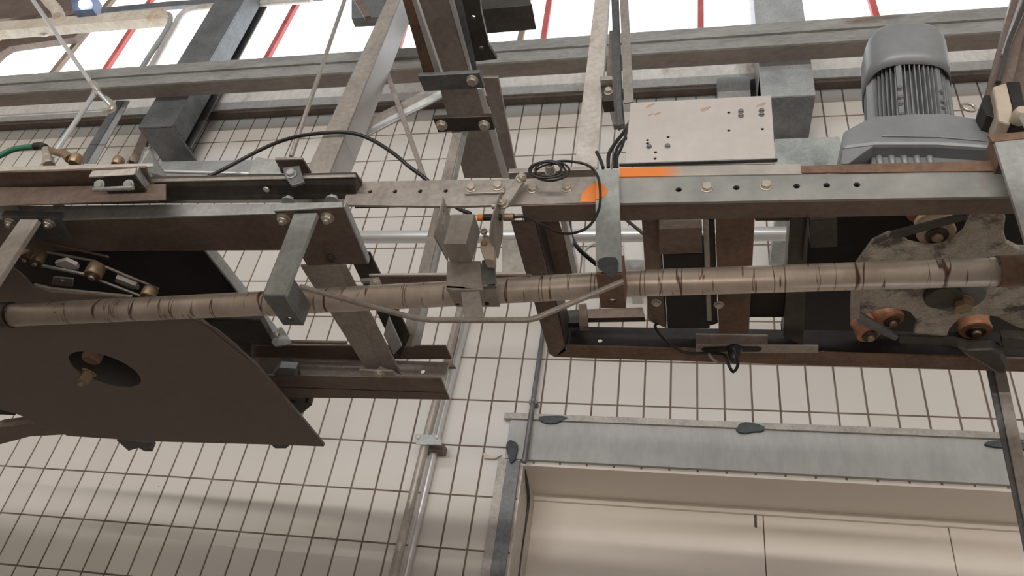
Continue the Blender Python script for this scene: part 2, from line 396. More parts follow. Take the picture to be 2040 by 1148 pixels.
# window: panes and bars
gl = 2.78
b = BM(); box(b, -7, 6, gl, gl + .006, 3.5, 5.3)
tag(link('window_1', b, GLASS), kind='structure')
def bar(px0, px1, wd, mat, name, label, cat, group=None, Y=2.74, dp=0.03):
    a = P(*px0, Y=Y); c = P(*px1, Y=Y)
    d = (a - c); a2 = Vector((a.x, Y, a.z + 0.0)); x = (a.x + c.x) / 2
    bb = BM(); lo = 3.5 + CH; hi = max(a.z, c.z) + 0.5
    hi = min(hi, 5.3 + CH)
    dx = (a.x - c.x) / (a.z - c.z)
    xl = c.x + dx * (lo - c.z); xh = c.x + dx * (hi - c.z)
    plate(bb, [(xl - wd / 2, Y, lo), (xl + wd / 2, Y, lo), (xh + wd / 2, Y, hi), (xh - wd / 2, Y, hi)], (0, dp, 0))
    return one(name, bb, mat, label, cat, group)
G = 'red glazing bars in the bright window'
for (a, c, lab) in (
    ((272, 38), (205, 140), 'red glazing bar nearest the window\'s left end, left of the dark steel column'),
    ((585, 12), (527, 118), 'red glazing bar right of the left steel column'),
    ((810, 30), (790, 100), 'red glazing bar seen just left of the rusty brace of the big beam'),
    ((1092, 10), (1082, 75), 'red glazing bar left of the pale upright'),
    ((1396, 0), (1396, 52), 'red glazing bar right of the dark upright'),
    ((1738, 0), (1745, 25), 'red glazing bar above the fan cowl of the motor')):
    bar(a, c, 0.034, REDP, 'glazing_bar', lab, 'window bar', G)
bar((160, 72), (97, 150), 0.04, WOOD, 'window_mullion', 'brown mullion between the two left window panes', 'window bar')
bar((1048, 12), (1035, 80), 0.034, WOOD, 'window_mullion', 'brown mullion right of the dark plate with holes', 'window bar')
bar((42, 68), (-10, 118), 0.06, WOOD, 'window_mullion', 'dark brown mullion at the far left edge of the window', 'window bar', Y=2.72)
# transom across the top left of the window
b = BM(); slab(b, [(-40, 50), (340, 12), (640, -6), (640, -16), (340, 2), (-40, 38)], (0, 0.03, 0), Y=2.66)
one('window_transom', b, GALVD, 'thin dark steel rail crossing the top of the left window', 'rail')
tr = T('cable_tray', 'cream painted cable trunking bent down beside the dark left column', 'cable trunking', P(200, 40, Y=2.5))
b = BM(); slab(b, [(-40, 46), (215, 26), (330, 16), (336, 34), (215, 43), (-40, 64)], (0, 0.07, 0), Y=2.5); part('trunking', b, CREAM, tr)
b = BM(); tube(b, smooth_path([P(x, y, Y=2.53) for x, y in ((318, 26), (338, 30), (337, 48), (322, 75), (300, 108), (268, 160))], 5), 0.016, 12); part('conduit', b, GALV, tr)
b = BM(); tube(b, smooth_path([P(x, y, Y=2.55) for x, y in ((620, 0), (500, 8), (392, 16), (362, 30), (345, 58), (318, 105), (285, 165))], 6), 0.021, 12)
one('white_conduit', b, PALE, 'pale pipe bending down from the top rail behind the trunking', 'pipe')
# dark block with lamp and corrugated hose, top left corner
b = BM(); slab(b, [(-60, -60), (105, -60), (185, 14), (100, 26), (-60, 44)], (0, 0.06, 0), Y=2.62)  # plain dark brown panel
one('dark_corner_panel', b, BROWN, 'dark brown panel in the top left corner behind the trunking', 'panel')
b = BM(); slab(b, [(10, 52), (176, 45), (148, 74), (20, 92), (-10, 110)], (0, 0.05, 0), Y=2.66)
one('window_blind_board', b, CONC if False else BROWN, 'grey-green board closing the window corner under the trunking', 'board')
lm = T('lamp', 'small lit blue-white lamp in the top left corner', 'lamp', P(162, 10, Y=2.4))
b = BM(); slab(b, [(138, -8), (190, -10), (184, 18), (146, 22)], (0, 0.08, 0), Y=2.45); part('lamp_housing', b, metal('blue_lamp_housing', (0.12, 0.17, 0.32), (0.25, 0.32, 0.50), 0.2, 0.35, 10), lm)
b = BM(); lathe(b, [(0.0, -0.02), (0.03, -0.012), (0.042, 0.004), (0.042, 0.02)], P(167, 5, Y=2.43), YA, 24); part('lens', b, LAMPE, lm, 'glowing lens')
b = BM()
pts = [P(x, y, Y=2.5) for x, y in ((88, -8), (100, 6), (112, 20), (118, 34))]
pp = smooth_path(pts, 10); tube(b, pp, [0.035 + 0.006 * (i % 2) for i in range(len(pp))], 14)
one('corrugated_hose', b, CREAM, 'short cream corrugated hose left of the blue lamp', 'hose')
b = BM(); tube(b, smooth_path([P(x, y, Y=2.56) for x, y in ((72, 56), (77, 68), (90, 71), (103, 64))], 6), 0.008, 8)
one('cable_loop', b, WHITEP, 'small white cable loop hanging under the cream trunking', 'cable')
# ---------------------------------------------------------------- wall beam
wb = T('wall_beam', 'long weathered steel beam running under the bright window across the photo', 'beam', (0, 2.33, 3.2 + CH))
z0, z1 = 2.30 * 1.342, 2.30 * 1.415
b = BM(); box(b, -6.5, 5.5, 2.30, 2.312, z0, z1); part('front_flange', b, BEAMM, wb)
b = BM(); box(b, -6.5, 5.5, 2.312, 2.392, z0, z0 + 0.012); part('bottom_flange', b, BEAMB, wb)
b = BM(); box(b, -6.5, 5.5, 2.288, 2.30, z0 + 0.075, z0 + 0.085); part('rib', b, BEAMM, wb)
# steel columns with elbows to the wall
def column(name, label, x0, x1, Yf, Yb, zb, open_right):
    t = T(name, label, 'column', ((x0 + x1) / 2, Yf, zb + CH), 'grey steel columns hanging in front of the window wall')
    b = BM()
    box(b, x0, x1, Yf, Yf + .01, zb, 5.5)
    if open_right:
        box(b, x0, x0 + .01, Yf + .01, Yb, zb, 5.5); box(b, x0 + .01, x1 + 0.0, Yb, Yb + .01, zb + .02, 5.5)
        box(b, x1 - .01, x1, Yf + .01, Yb - .05, zb + .015, 5.5)
    else: box(b, x0, x0 + .01, Yf + .01, Yb, zb, 5.5); box(b, x1 - .01, x1, Yf + .01, Yb, zb, 5.5)
    part('upright', b, GALVD if open_right else GALV, t)
    b = BM(); box(b, x0, x1, Yf + .012, W, zb - .001, zb + .012)
    box(b, x0, x0 + .012, Yf + .012, W, zb + .012, zb + .16)
    part('elbow_arm', b, GALVD, t)
    return t
zc = 2.42 * 1.19
column('steel_column', 'dark grey hanging column left of the big beam, with an open mitred elbow to the tiles', -1.20 * 2.42, -1.113 * 2.42, 2.42, 2.60, zc, True)
column('steel_column', 'grey galvanised column left of the motor, ending in a box elbow', 0.131 * 2.42, 0.226 * 2.42, 2.42, 2.60, zc, False)
b = BM(); slab(b, [(1543, 277), (1672, 272), (1690, 330), (1543, 330)], (0, 0.02, 0), Y=2.1)
slab(b, [(1560, 300), (1650, 298), (1650, 330), (1560, 330)], (0, 0.60, 0), Y=2.1)
one('galvanised_back_plate', b, GALVT, 'streaked galvanised plate behind the sheet and the gear housing', 'plate')
bk = T('steel_block', 'small grey metal block on the concrete band left of the right column', 'block', P(1465, 175, Y=2.6))
b = BM(); slab(b, [(1428, 155), (1494, 152), (1496, 196), (1430, 200)], (0, 0.04, 0), Y=2.58); part('body', b, GALV, bk)
b = BM(); slab(b, [(1495, 158), (1507, 156), (1508, 190), (1496, 190)], (0, 0.04, 0), Y=2.60); part('side_strip', b, BLACK, bk)
# ---------------------------------------------------------------- upright members helper
def vmember(name, label, cat, tl, tr_, br, bl, Y, d, mat, t=0.006, side='R', mat2=None, group=None):
    """front flange between four photo points at depth Y, plus a flange going back d"""
    e = T(name, label, cat, (P(*bl, Y=Y) + P(*br, Y=Y)) / 2, group)
    if tl[1] in (-10, -20):
        k = 170 / (bl[1] - tl[1]); tl = (tl[0] + (tl[0] - bl[0]) * k, tl[1] - 170)
        k = 170 / (br[1] - tr_[1]); tr_ = (tr_[0] + (tr_[0] - br[0]) * k, tr_[1] - 170)
    b = BM(); slab(b, [tl, tr_, br, bl], (0, t, 0), Y=Y); part('front_flange', b, mat, e)
    if side:
        top, bot = (tr_, br) if side == 'R' else (tl, bl)
        a = P(*top, Y=Y + t); c = P(*bot, Y=Y + t)
        s = -t if side == 'R' else t
        b = BM(); plate(b, [a, c, c + Vector((s, 0, 0)), a + Vector((s, 0, 0))], (0, d, 0)); part('side_flange', b, mat2 or mat, e)
    return e
vmember('hanger_post', 'wide bright angle-steel post rising from the left rail, tilted right', 'post', (775, -10), (800, -10), (656, 345), (608, 345), 1.20, 0.085, STEEL, mat2=BRIGHT)  # right flange paler: window light put into its colour
# diagonal brace
e = T('diagonal_brace', 'short angle brace rising right from the tilted post to the big beam', 'brace', P(690, 270, Y=1.33))
b = BM(); a0 = P(672, 268, Y=1.31); a1 = P(888, 158, Y=1.31); a2 = P(905, 178, Y=1.31); a3 = P(664, 305, Y=1.31)
u0 = P(672, 288, Y=1.31); u1 = P(895, 170, Y=1.31)
plate(b, [a0, a1, u1, u0], (0, 0.006, 0)); part('upper_flange', b, STEEL, e)
b = BM(); plate(b, [u0, u1, P(912, 178, Y=1.318), a3], (0, 0.005, 0)); part('lower_flange', b, GALV, e)
b = BM(); tube(b, [P(580, 312, Y=1.75), P(690, -10, Y=1.75)], 0.0085, 12)
one('thin_rod', b, STEEL, 'thin steel rod rising behind and left of the tilted angle post', 'rod')
b = BM(); slab(b, [(748, 95), (757, 92), (854, 364), (843, 364)], (0, .02, 0), Y=1.287)
one('flat_strut', b, BROWNG, 'thin dark flat strut slanting down right of the tilted post', 'strut')
b = BM(); slab(b, [(700, -10), (716, -10), (738, 30), (726, 34)], (0, 0.02, 0), Y=1.72)
one('strut_stub', b, BROWN, 'short brown strut end at the top edge left of the tilted post', 'strut')
b = BM(); slab(b, [(700, -20), (835, -20), (832, 30), (700, 36)], (0, 0.05, 0), Y=2.0)
one('dark_crossbar', b, GALVD, 'dark crossbar at the top behind the tilted post', 'beam')
# ---------------------------------------------------------------- overhead carrying beam running in depth
zb_ = 1.62
cb = T('carrying_beam', 'massive brown overhead beam running back above the middle of the conveyor', 'beam', P(900, 100, Z=zb_))
b = BM(); slab(b, [(826, -20), (886, -20), (934, 146), (873, 146)], (0, 0, 0.010), Z=zb_); part('bottom_plate', b, BROWNG, cb)
b = BM(); slab(b, [(888, -20), (897, -20), (940, 146), (935, 146)], (0, 0, 0.012), Z=zb_ - 0.002); part('edge_strip', b, BRIGHT, cb, 'bright edge')
b = BM(); slab(b, [(897, -20), (915, -20), (952, 146), (940, 146)], (0, 0, 0.006), Z=zb_ + 0.03); part('web_strip', b, GALVD, cb)
b = BM(); slab(b, [(876, 176), (950, 176), (1000, 355), (925, 355)], (0, 0, 0.012), Z=zb_ + .01); part('rear_bottom_plate', b, BROWNG, cb)
b = BM(); slab(b, [(946, 176), (960, 178), (1013, 356), (1000, 356)], (0, 0, 0.012), Z=zb_ + .012); part('rear_edge_strip', b, BRIGHT, cb)
b = BM(); slab(b, [(960, 155), (992, 155), (1031, 352), (1013, 356)], (0, 0, 0.012), Z=zb_ + .03); part('rear_side_plate', b, BROWNG, cb)
def hcirc(px, py, r, Z, n=14): return circ(P(px, py, Z=Z), r, XA, YA, n)
b = BM(); z = zb_ + .035
plate(b, [P(x, y, Z=z) for x, y in ((912, -20), (955, -20), (958, 20), (974, 92), (990, 118), (936, 124))], (0, 0, .012), [hcirc(943, 35, .006, z), hcirc(959, 96, .006, z)])
part('gusset_plate', b, DARK, cb, 'dark gusset plate with two round holes')
b = BM(); slab(b, [(955, -20), (1045, -20), (1060, 10), (958, 19)], (0, 0.1, 0), Y=1.55); part('cross_head', b, DARK, cb)
br = T('rusty_brace', 'rust-spotted brown bar left alongside the carrying beam, with a bright inner edge', 'bar', P(862, 170, Z=1.5))
b = BM(); slab(b, [(796, -20), (814, -20), (872, 168), (850, 170)], (0, 0, .012), Z=1.50); part('lower_flange', b, RUSTY, br)
b = BM(); slab(b, [(814, -20), (823, -20), (884, 160), (873, 168)], (0, 0, .014), Z=1.498); part('upright_flange', b, BRIGHT, br, 'bright upright edge')  # window reflection put into the pale colour of this edge
def clampplate(name, label, pts, Z, bolts, mat):
    e = T(name, label, 'clamp plate', P(*pts[0], Z=Z), 'clamp plates under the carrying beam')
    b = BM(); slab(b, pts, (0, 0, 0.012), Z=Z); part('plate', b, mat, e)
    for x, y in bolts:
        b = BM(); hexbolt(b, P(x, y, Z=Z), -ZA, .011, .01); part('bolt', b, SILVER, e)
    return e
clampplate('clamp_plate', 'upper dark clamp plate under the carrying beam', [(832, 152), (955, 145), (965, 176), (845, 182)], 1.46, [(941, 160)], GALVD)
clampplate('clamp_plate', 'lower dark clamp plate under the carrying beam', [(862, 236), (978, 232), (986, 259), (873, 264)], 1.42, [(880, 249), (965, 249)], DARK)
e = T('suspension_angle', 'angle-steel hanger running from the lower clamp plate down behind the sensor bracket', 'post', P(895, 240, Y=1.33))
b = BM(); plate(b, [P(908, 240, Y=1.24), P(926, 240, Y=1.24), P(820, 690, Y=1.59), P(796, 690, Y=1.59)], (0, .006, 0)); part('front_flange', b, STEEL, e)
b = BM(); plate(b, [P(926, 240, Y=1.242), P(936, 240, Y=1.25), P(836, 690, Y=1.60), P(820, 690, Y=1.592)], (0, .005, 0)); part('side_flange', b, GALV, e)
# pale upright
pu = vmember('pale_upright', 'broad pale steel upright standing on the conveyor frame near the coiled cable', 'post', (1187, -20), (1214, -20), (1190, 334), (1144, 334), 1.25, 0.03, PALE, side='R', mat2=BRIGHT)
b = BM(); slab(b, [(1190, -20), (1216, -20), (1200, 120), (1190, 180), (1180, 200)], (0, .006, 0), Y=1.27); part('backing', b, STEEL, pu)
vmember('dark_upright', 'dark grey channel upright right of the pale one, reaching the light sheet', 'post', (1234, -20), (1250, -20), (1262, 202), (1243, 205), 1.34, 0.10, STEEL, side='R', mat2=GALVD)
b = BM(); slab(b, [(1217, -20), (1232, -20), (1238, 152), (1240, 246), (1230, 250), (1222, 120)], (0, .02, 0), Y=1.36)
one('narrow_upright', b, GALVD, 'narrow dark bar squeezed between the pale and the dark upright', 'post')
b = BM(); slab(b, [(1214, 60), (1226, 60), (1245, 246), (1222, 248), (1206, 180), (1208, 150)], (0, .02, 0), Y=1.40)
one('brown_upright', b, BROWNG, 'short brown upright behind the pale one, ending beside the light sheet', 'post')
cl = T('stud_clip', 'small dark clip with a stud on the right edge of the pale upright', 'clip', P(1210, 185, Y=1.24))
b = BM(); slab(b, [(1196, 167), (1221, 165), (1222, 200), (1201, 202)], (0, .035, 0), Y=1.24); part('plate', b, DARK, cl)
b = BM(); slab(b, [(1196, 165), (1221, 164), (1221, 171), (1197, 173)], (0, -.02, 0), Y=1.24); part('lip', b, STEEL, cl)
b = BM(); hexbolt(b, P(1212, 184, Y=1.24), -YA, .008, .012); part('bolt', b, SILVER, cl)
# ================================================================ PIPES ON THE WALL
pp = T('wall_pipe', 'vertical stainless pipe on the tiles, held by a clamp, below the left channel', 'pipe', P(850, 880, Y=2.63))
b = BM(); tube(b, [P(932, 560, Y=2.62), P(856, 850, Y=2.62), P(776, 1180, Y=2.62)], .017, 16); part('pipe', b, STEEL, pp)
b = BM(); slab(b, [(826, 866), (876, 866), (880, 886), (829, 886)], (0, .006, 0), Y=2.595); part('clamp_plate', b, GALV, pp)
for x in (834, 871):
    b = BM(); hexbolt(b, P(x, 871, Y=2.595), -YA, .007, .006); part('bolt', b, SILVER, pp)
b = BM(); box(b, P(840, 880, Y=2.64).x, P(884, 880, Y=2.64).x, 2.65, 2.70, P(850, 890, Y=2.64).z - CH - .008, P(850, 880, Y=2.64).z - CH); part('wall_bracket', b, BROWN, pp)
b = BM(); tube(b, [P(950, 560, Y=2.682), P(876, 850, Y=2.682), P(800, 1180, Y=2.682)], .015, 16)  # bright tube standing in for the clamped pipe's reflection in the tiles
one('wall_pipe_reflection', b, BRIGHT, 'bright reflection of the clamped pipe in the tiles, built as a thin tube', 'pipe')
cd = T('conduit', 'thin grey conduit running down the tiles to the corner of the doorway', 'pipe', P(1060, 800, Y=2.66))
b = BM(); tube(b, [P(1088, 620, Y=2.67), P(1062, 798, Y=2.67), P(1044, 922, Y=2.655)], .010, 12); part('tube', b, GALVD, cd)
b = BM(); tube(b, [P(1059, 799, Y=2.665), P(1066, 799, Y=2.665)], .014, 10); box(b, P(1054, 799, Y=2.66).x, P(1070, 799, Y=2.66).x, 2.66, 2.70, P(1062, 802, Y=2.66).z - CH - .004, P(1062, 798, Y=2.66).z - CH + .004); part('clip', b, GALVD, cd)
b = BM(); tube(b, smooth_path([P(1042, 925, Y=2.72), P(1052, 975, Y=2.80), P(1052, 1010, Y=2.86), P(1038, 1100, Y=2.86), P(1030, 1180, Y=2.86)], 5), .006, 10)
one('door_cable', b, DARK, 'dark cable bending round the doorway corner and down its reveal', 'cable')
for i, (yy, zz) in enumerate(((471, 2.30),)):
    b = BM(); tube(b, [P(560, yy + 2, Y=zz), P(1010, yy, Y=zz), P(1640, 465, Y=zz)], .027, 20)
    box(b, P(1200, 470, Y=zz).x - .02, P(1200, 470, Y=zz).x + .02, zz, 2.70, P(1200, 470, Y=zz).z - CH - .015, P(1200, 470, Y=zz).z - CH + .015)
    one('round_cross_pipe', b, BRIGHT, 'bright round pipe running level behind the conveyor frames', 'pipe')
b = BM(); tube(b, [P(-40, 236, Y=2.2), P(212, 222, Y=2.2)], .006, 10); 
one('air_line', b, BRIGHT, 'thin shiny pipe running level from the left edge to the pipe elbow', 'pipe')
pt = T('tee_pipe', 'polished steel pipe slanting down from the top left corner to a tee and elbow', 'pipe', P(200, 190, Y=2.1))
b = BM(); tube(b, [P(55, -15, Y=1.9), P(190, 178, Y=2.1), P(222, 212, Y=2.15)], .011, 14); part('slanting_tube', b, BRIGHT, pt)
b = BM(); tube(b, [P(183, 165, Y=2.09), P(196, 184, Y=2.11)], .016, 14); tube(b, [P(192, 178, Y=2.105), P(186, 190, Y=2.10)], .015, 14)
tube(b, smooth_path([P(210, 196, Y=2.14), P(224, 208, Y=2.15), P(224, 218, Y=2.15), P(208, 222, Y=2.17)], 4), .015, 14); part('fittings', b, SILVER, pt)
b = BM(); tube(b, [P(190, 184, Y=2.1), P(98, 322, Y=2.1)], .012, 14); part('down_tube', b, BRIGHT, pt)
e = T('wall_angle', 'dark grey angle post on the tiles left of the mitred column', 'post', P(180, 300, Y=2.5))
b = BM(); slab(b, [(232, 200), (246, 200), (172, 325), (155, 325)], (0, .006, 0), Y=2.45); part('front_flange', b, GALVD, e)
b = BM(); slab(b, [(246, 200), (258, 200), (190, 325), (172, 325)], (0, .006, 0), Y=2.456); part('side_flange', b, GALV, e)
b = BM(); slab(b, [(282, 262), (300, 262), (278, 322), (256, 322)], (0, .02, 0), Y=2.6)
one('short_wall_stub', b, BROWN, 'short brown-grey stub on the tiles under the mitred column', 'bracket')
b = BM(); slab(b, [(320, 322), (520, 318), (520, 350), (320, 350)], (0, .09, 0), Y=2.61)
one('background_rail', b, GALV, 'grey rail behind the thin bright pipe on the left machine', 'rail')

# ================================================================ THE LONG PIPE AND ITS HANGERS
YP = 1.175
gp = T('guide_pipe', 'long stainless pipe with rust-brown rings crossing the whole photo in front of the conveyor', 'pipe', P(1000, 580, Y=YP))
b = BM(); tube(b, [P(22, 628, Y=YP), P(560, 603, Y=YP), P(900, 585, Y=YP), P(1250, 565, Y=YP), P(1996, 541, Y=YP)], .0252, 32); part('tube', b, PIPEM, gp, bevel=0)
b = BM(); tube(b, [P(-60, 632, Y=YP), P(24, 628, Y=YP)], .029, 24); part('end_socket', b, DARK, gp, 'dark socket at the left end')
b = BM(); tube(b, [P(1985, 541, Y=YP), P(2060, 538, Y=YP)], .0275, 24); part('end_socket', b, RUSTY, gp, 'rusty socket at the right end')

def hanger(name, label, tl, tr_, fl, fr, Yt, Yf, Yb, t, mat, foot_mat, hole, footh=.05):
    """flat bar from above, with a foot block behind whose underside shows"""
    e = T(name, label, 'pipe hanger', P(*fl, Y=Yf), 'hangers that carry the long pipe')
    b = BM(); plate(b, [P(*tl, Y=Yt), P(*tr_, Y=Yt), P(*fr, Y=Yf), P(*fl, Y=Yf)], (0, t, 0)); part('flat_bar', b, mat, e)
    A = P(*fl, Y=Yf); B = P(*fr, Y=Yf); z = min(A.z, B.z)
    b = BM()
    plate(b, [(A.x, Yf, z), (B.x, Yf, z), (B.x, Yb, z), (A.x, Yb, z)], (0, 0, .006), [circ(((A.x + B.x) / 2, Yb - .022, z), .006, XA, YA, 14)])
    plate(b, [(B.x, Yf + t, z + .006), (B.x, Yb, z + .006), (B.x, Yb, z + footh), (B.x, Yf + t, z + footh)], (-.005, 0, 0))
    plate(b, [(A.x, Yf + t, z + .006), (A.x, Yb, z + .006), (A.x, Yb, z + footh), (A.x, Yf + t, z + footh)], (.005, 0, 0))
    part('foot', b, foot_mat, e)
    b = BM(); box(b, A.x + .005, B.x - .005, Yf + t, Yb - .004, z - CH + .0065, z - CH + .02); 
    return e
hanger('pipe_hanger', 'galvanised pipe hanger with a square foot under the bolted end plate', (586, 424), (632, 424), (523, 591), (566, 590), 1.065, 1.055, 1.15, .012, GALVT, GALVD, 0)
hg = hanger('pipe_hanger', 'flat pipe hanger with orange spray and a burnt weld near its foot', (1186, 337), (1232, 337), (1187, 547), (1240, 545), 1.055, 1.055, 1.155, .010, GALVT, RUSTY, 0)
b = BM(); blob(b, P(1213, 530, Y=1.054), XA, ZA, .020, .026, (0, .002, 0), 20, 9); part('weld', b, BURN, hg, 'burnt blue-black weld', 0)
b = BM(); plate(b, [P(x, y, Y=1.0535) for x, y in ((1187, 362), (1200, 366), (1211, 378), (1206, 390), (1196, 396), (1186, 398))], (0, .002, 0)); part('spray_mark', b, ORANGE, hg, 'orange spray mark', 0)
lh = T('pipe_hanger', 'pipe hanger at the left edge of the photo, with a two-bolt top plate', 'pipe hanger', P(40, 430, Y=1.06), 'hangers that carry the long pipe')
b = BM(); plate(b, [P(40, 437, Y=1.06), P(76, 437, Y=1.06), P(-8, 566, Y=1.05), P(-52, 566, Y=1.05)], (0, .012, 0)); part('flat_bar', b, PALE, lh)
b = BM(); plate(b, [P(76, 437, Y=1.065), P(84, 441, Y=1.10), P(24, 520, Y=1.15), P(-8, 566, Y=1.06)], (-.006, 0, 0)); part('side_web', b, BROWN, lh)
b = BM(); slab(b, [(2, 430), (118, 433), (142, 478), (20, 478)], (0, 0, .016), Z=.985); part('top_plate', b, GALVD, lh)
for x, y in ((30, 420), (118, 420)):
    b = BM(); hexbolt(b, P(x, y - 4, Y=1.075), ZA, .010, .009, True, .006); part('bolt', b, SILVER, lh)
for x, y in ((22, 442), (98, 444)):
    b = BM(); hexbolt(b, P(x, y, Z=.985), -ZA, .010, .009, True, .006); part('nut', b, SILVER, lh)

# thin bent guide rod
b = BM()
tube(b, smooth_path([P(598, 571, Y=1.03), P(700, 600, Y=1.03), P(800, 627, Y=1.03), P(836, 635, Y=1.03), P(880, 638, Y=1.03), P(1010, 638, Y=1.03), P(1060, 636, Y=1.03), P(1095, 622, Y=1.03), P(1170, 591, Y=1.03), P(1242, 560, Y=1.03)], 5), .0048, 14)
one('bent_rod', b, STEEL, 'thin bent stainless rod bowing down in front of the long pipe', 'rod')

# saddle clamp round the pipe, centre
sc_ = T('saddle_clamp', 'folded grey saddle clamp gripping the pipe under the sensor, with a hanging tongue', 'clamp', P(940, 580, Y=1.08))
YS = 1.095
b = BM(); slab(b, [(891, 520), (957, 520), (962, 578), (900, 578), (888, 574)], (0, .008, 0), Y=YS); part('front_plate', b, STEEL, sc_)
b = BM(); plate(b, [P(888, 574, Y=YS), P(962, 578, Y=YS), P(966, 612, Y=YS + .07), P(908, 612, Y=YS + .07)], (0, 0, .006)); part('foot', b, STEEL, sc_)
b = BM(); slab(b, [(918, 582), (955, 580), (966, 640), (926, 640)], (0, .005, 0), Y=YS - .006); part('tongue', b, STEEL, sc_)
b = BM(); slab(b, [(960, 518), (985, 516), (988, 570), (954, 572)], (0, .008, 0), Y=YS + .004); part('second_plate', b, GALVD, sc_)
b = BM(); plate(b, [P(954, 572, Y=YS + .004), P(988, 570, Y=YS + .004), P(996, 612, Y=YS + .07), P(964, 612, Y=YS + .07)], (0, 0, .006), [circ(P(970, 604, Y=YS + .055) * 1.0, .004, XA, YA, 12)] if False else ()); part('second_foot', b, STEEL, sc_)
for x, y in ((911, 605), (970, 605)):
    b = BM(); lathe(b, [(.0045, 0), (.0045, .001)], P(x, y, Y=YS + .058), -ZA, 14); part('hole_rim', b, BLACK, sc_, None, 0)

# sensor bracket
sb = T('sensor_bracket', 'folded grey sensor bracket with a slotted ear and a box-shaped target, above the saddle clamp', 'bracket', P(920, 500, Y=1.05))
YB = 1.05
b = BM()
ear = [P(x, y, Y=YB - .0) for x, y in ((884, 392), (897, 430), (891, 520), (866, 472))]
ex = [(886, 392), (903, 438), (888, 472), (866, 470)]
plate(b, [P(884, 392, Y=1.05), P(903, 445, Y=1.12), P(893, 520, Y=1.14), P(866, 470, Y=1.05)], (-.003, .001, 0),
      [[P(882, 416, Y=1.065), P(887, 422, Y=1.072), P(884, 446, Y=1.075), P(880, 446, Y=1.068)]])
part('slotted_ear', b, STEEL, sb)
b = BM()
A = P(899, 426, Y=1.07); B = P(948, 424, Y=1.07); C_ = P(880, 486, Y=1.04); D_ = P(928, 486, Y=1.04)
# box body: sloped front, underside, right side
x0, x1 = C_.x, D_.x
A2 = P(899, 430, Y=1.04); 
zt = P(920, 427, Y=1.04).z; zb2 = P(905, 486, Y=1.04).z
xa, xb = P(883, 486, Y=1.04).x, P(928, 486, Y=1.04).x
ybk = 1.04 * (q(905, 486).z / q(905, 486).y) / (q(920, 522).z / q(920, 522).y)
xa2, xb2 = P(899, 427, Y=1.04).x, P(946, 425, Y=1.04).x
va = [Vector((xa, 1.04, zb2)), Vector((xb, 1.04, zb2)), Vector((xb2, 1.04, zt)), Vector((xa2, 1.04, zt))]
plate(b, va, (0, ybk - 1.04, 0)); part('target_box', b, STEEL, sb, 'grey box-shaped target')
se = T('proximity_sensor', 'orange-tipped black cylindrical sensor pointing at the grey target box', 'sensor', P(980, 433, Y=1.06))
b = BM(); tube(b, [P(951, 434, Y=1.06), P(963, 433.5, Y=1.06)], .0062, 18); part('tip', b, ORANGE, se, 'orange sensing tip')
b = BM(); tube(b, [P(963, 433.5, Y=1.06), P(1000, 433, Y=1.06)], .0064, 18); part('barrel', b, RUBBER, se)
b = BM(); tube(b, [P(1003, 433, Y=1.06), P(1024, 433, Y=1.06)], .0075, 8); part('connector', b, BRASS, se, 'worn yellowish connector')
b = BM(); tube(b, [P(985, 433.5, Y=1.06), P(990, 433.4, Y=1.06)], .0105, 6); tube(b, [P(990.5, 433.4, Y=1.06), P(994, 433.4, Y=1.06)], .0105, 6); part('lock_nut', b, DARK, se)
b = BM(); tube(b, smooth_path([P(1024, 433, Y=1.06), P(1048, 433, Y=1.055), P(1080, 448, Y=1.045), P(1112, 463, Y=1.04), P(1140, 465, Y=1.035), P(1172, 452, Y=1.03), P(1192, 420, Y=1.03), P(1196, 385, Y=1.035), P(1190, 350, Y=1.04), P(1172, 330, Y=1.03), P(1140, 322, Y=1.03), P(1110, 322, Y=1.035), P(1096, 330, Y=1.035)], 6), .0026, 10)
part('sensor_cable', b, RUBBER, se)
hb = T('hinge_plate', 'upright grey steel plate holding the sensor, hung from a slanting link', 'plate', P(990, 480, Y=1.07))
b = BM(); plate(b, [P(991, 388, Y=1.03), P(1000, 384, Y=1.10), P(999, 470, Y=1.10), P(990, 516, Y=1.10), P(974, 472, Y=1.03), P(976, 445, Y=1.03)], (.003, 0, 0)); part('plate', b, STEEL, hb)
b = BM(); plate(b, [P(1030, 348, Y=1.045), P(1043, 346, Y=1.045), P(1046, 356, Y=1.045), P(1012, 408, Y=1.045), P(996, 408, Y=1.045), P(997, 398, Y=1.045)], (0, .008, 0)); part('link_arm', b, STEEL, hb)
for x, y in ((1038, 356), (1004, 408)):
    b = BM(); hexbolt(b, P(x, y, Y=1.045), (-.3 + (.9 if x > 1020 else 0), -1, 0), .008, .010, True, .003); part('bolt', b, SILVER, hb)
b = BM(); tube(b, [P(980, 411, Y=1.05), P(1008, 411, Y=1.05)], .0062, 6); part('clamp_bolt', b, SILVER, hb)
cb2 = T('clamp_block', 'small beige clamp block with a socket screw under the sensor', 'clamp block', P(970, 495, Y=1.07))
b = BM(); slab(b, [(958, 478), (973, 470), (984, 490), (984, 518), (965, 516), (956, 492)], (0, .025, 0), Y=1.06); part('body', b, BEIGE, cb2)
b = BM(); lathe(b, [(.0065, 0), (.0068, .006), (.0045, .0065), (.004, .002)], P(965, 464, Y=1.055), (-.15, -1, .1), 18); part('socket_screw', b, SILVER, cb2)
b = BM(); lathe(b, [(.0055, 0), (.0055, .003), (.003, .0035)], P(965, 486, Y=1.06), (0, -1, 0), 18); part('screw', b, BRASS, cb2)
b = BM(); tube(b, [P(967, 470, Y=1.066), P(969, 488, Y=1.066)], .0045, 10); part('stem', b, SILVER, cb2)
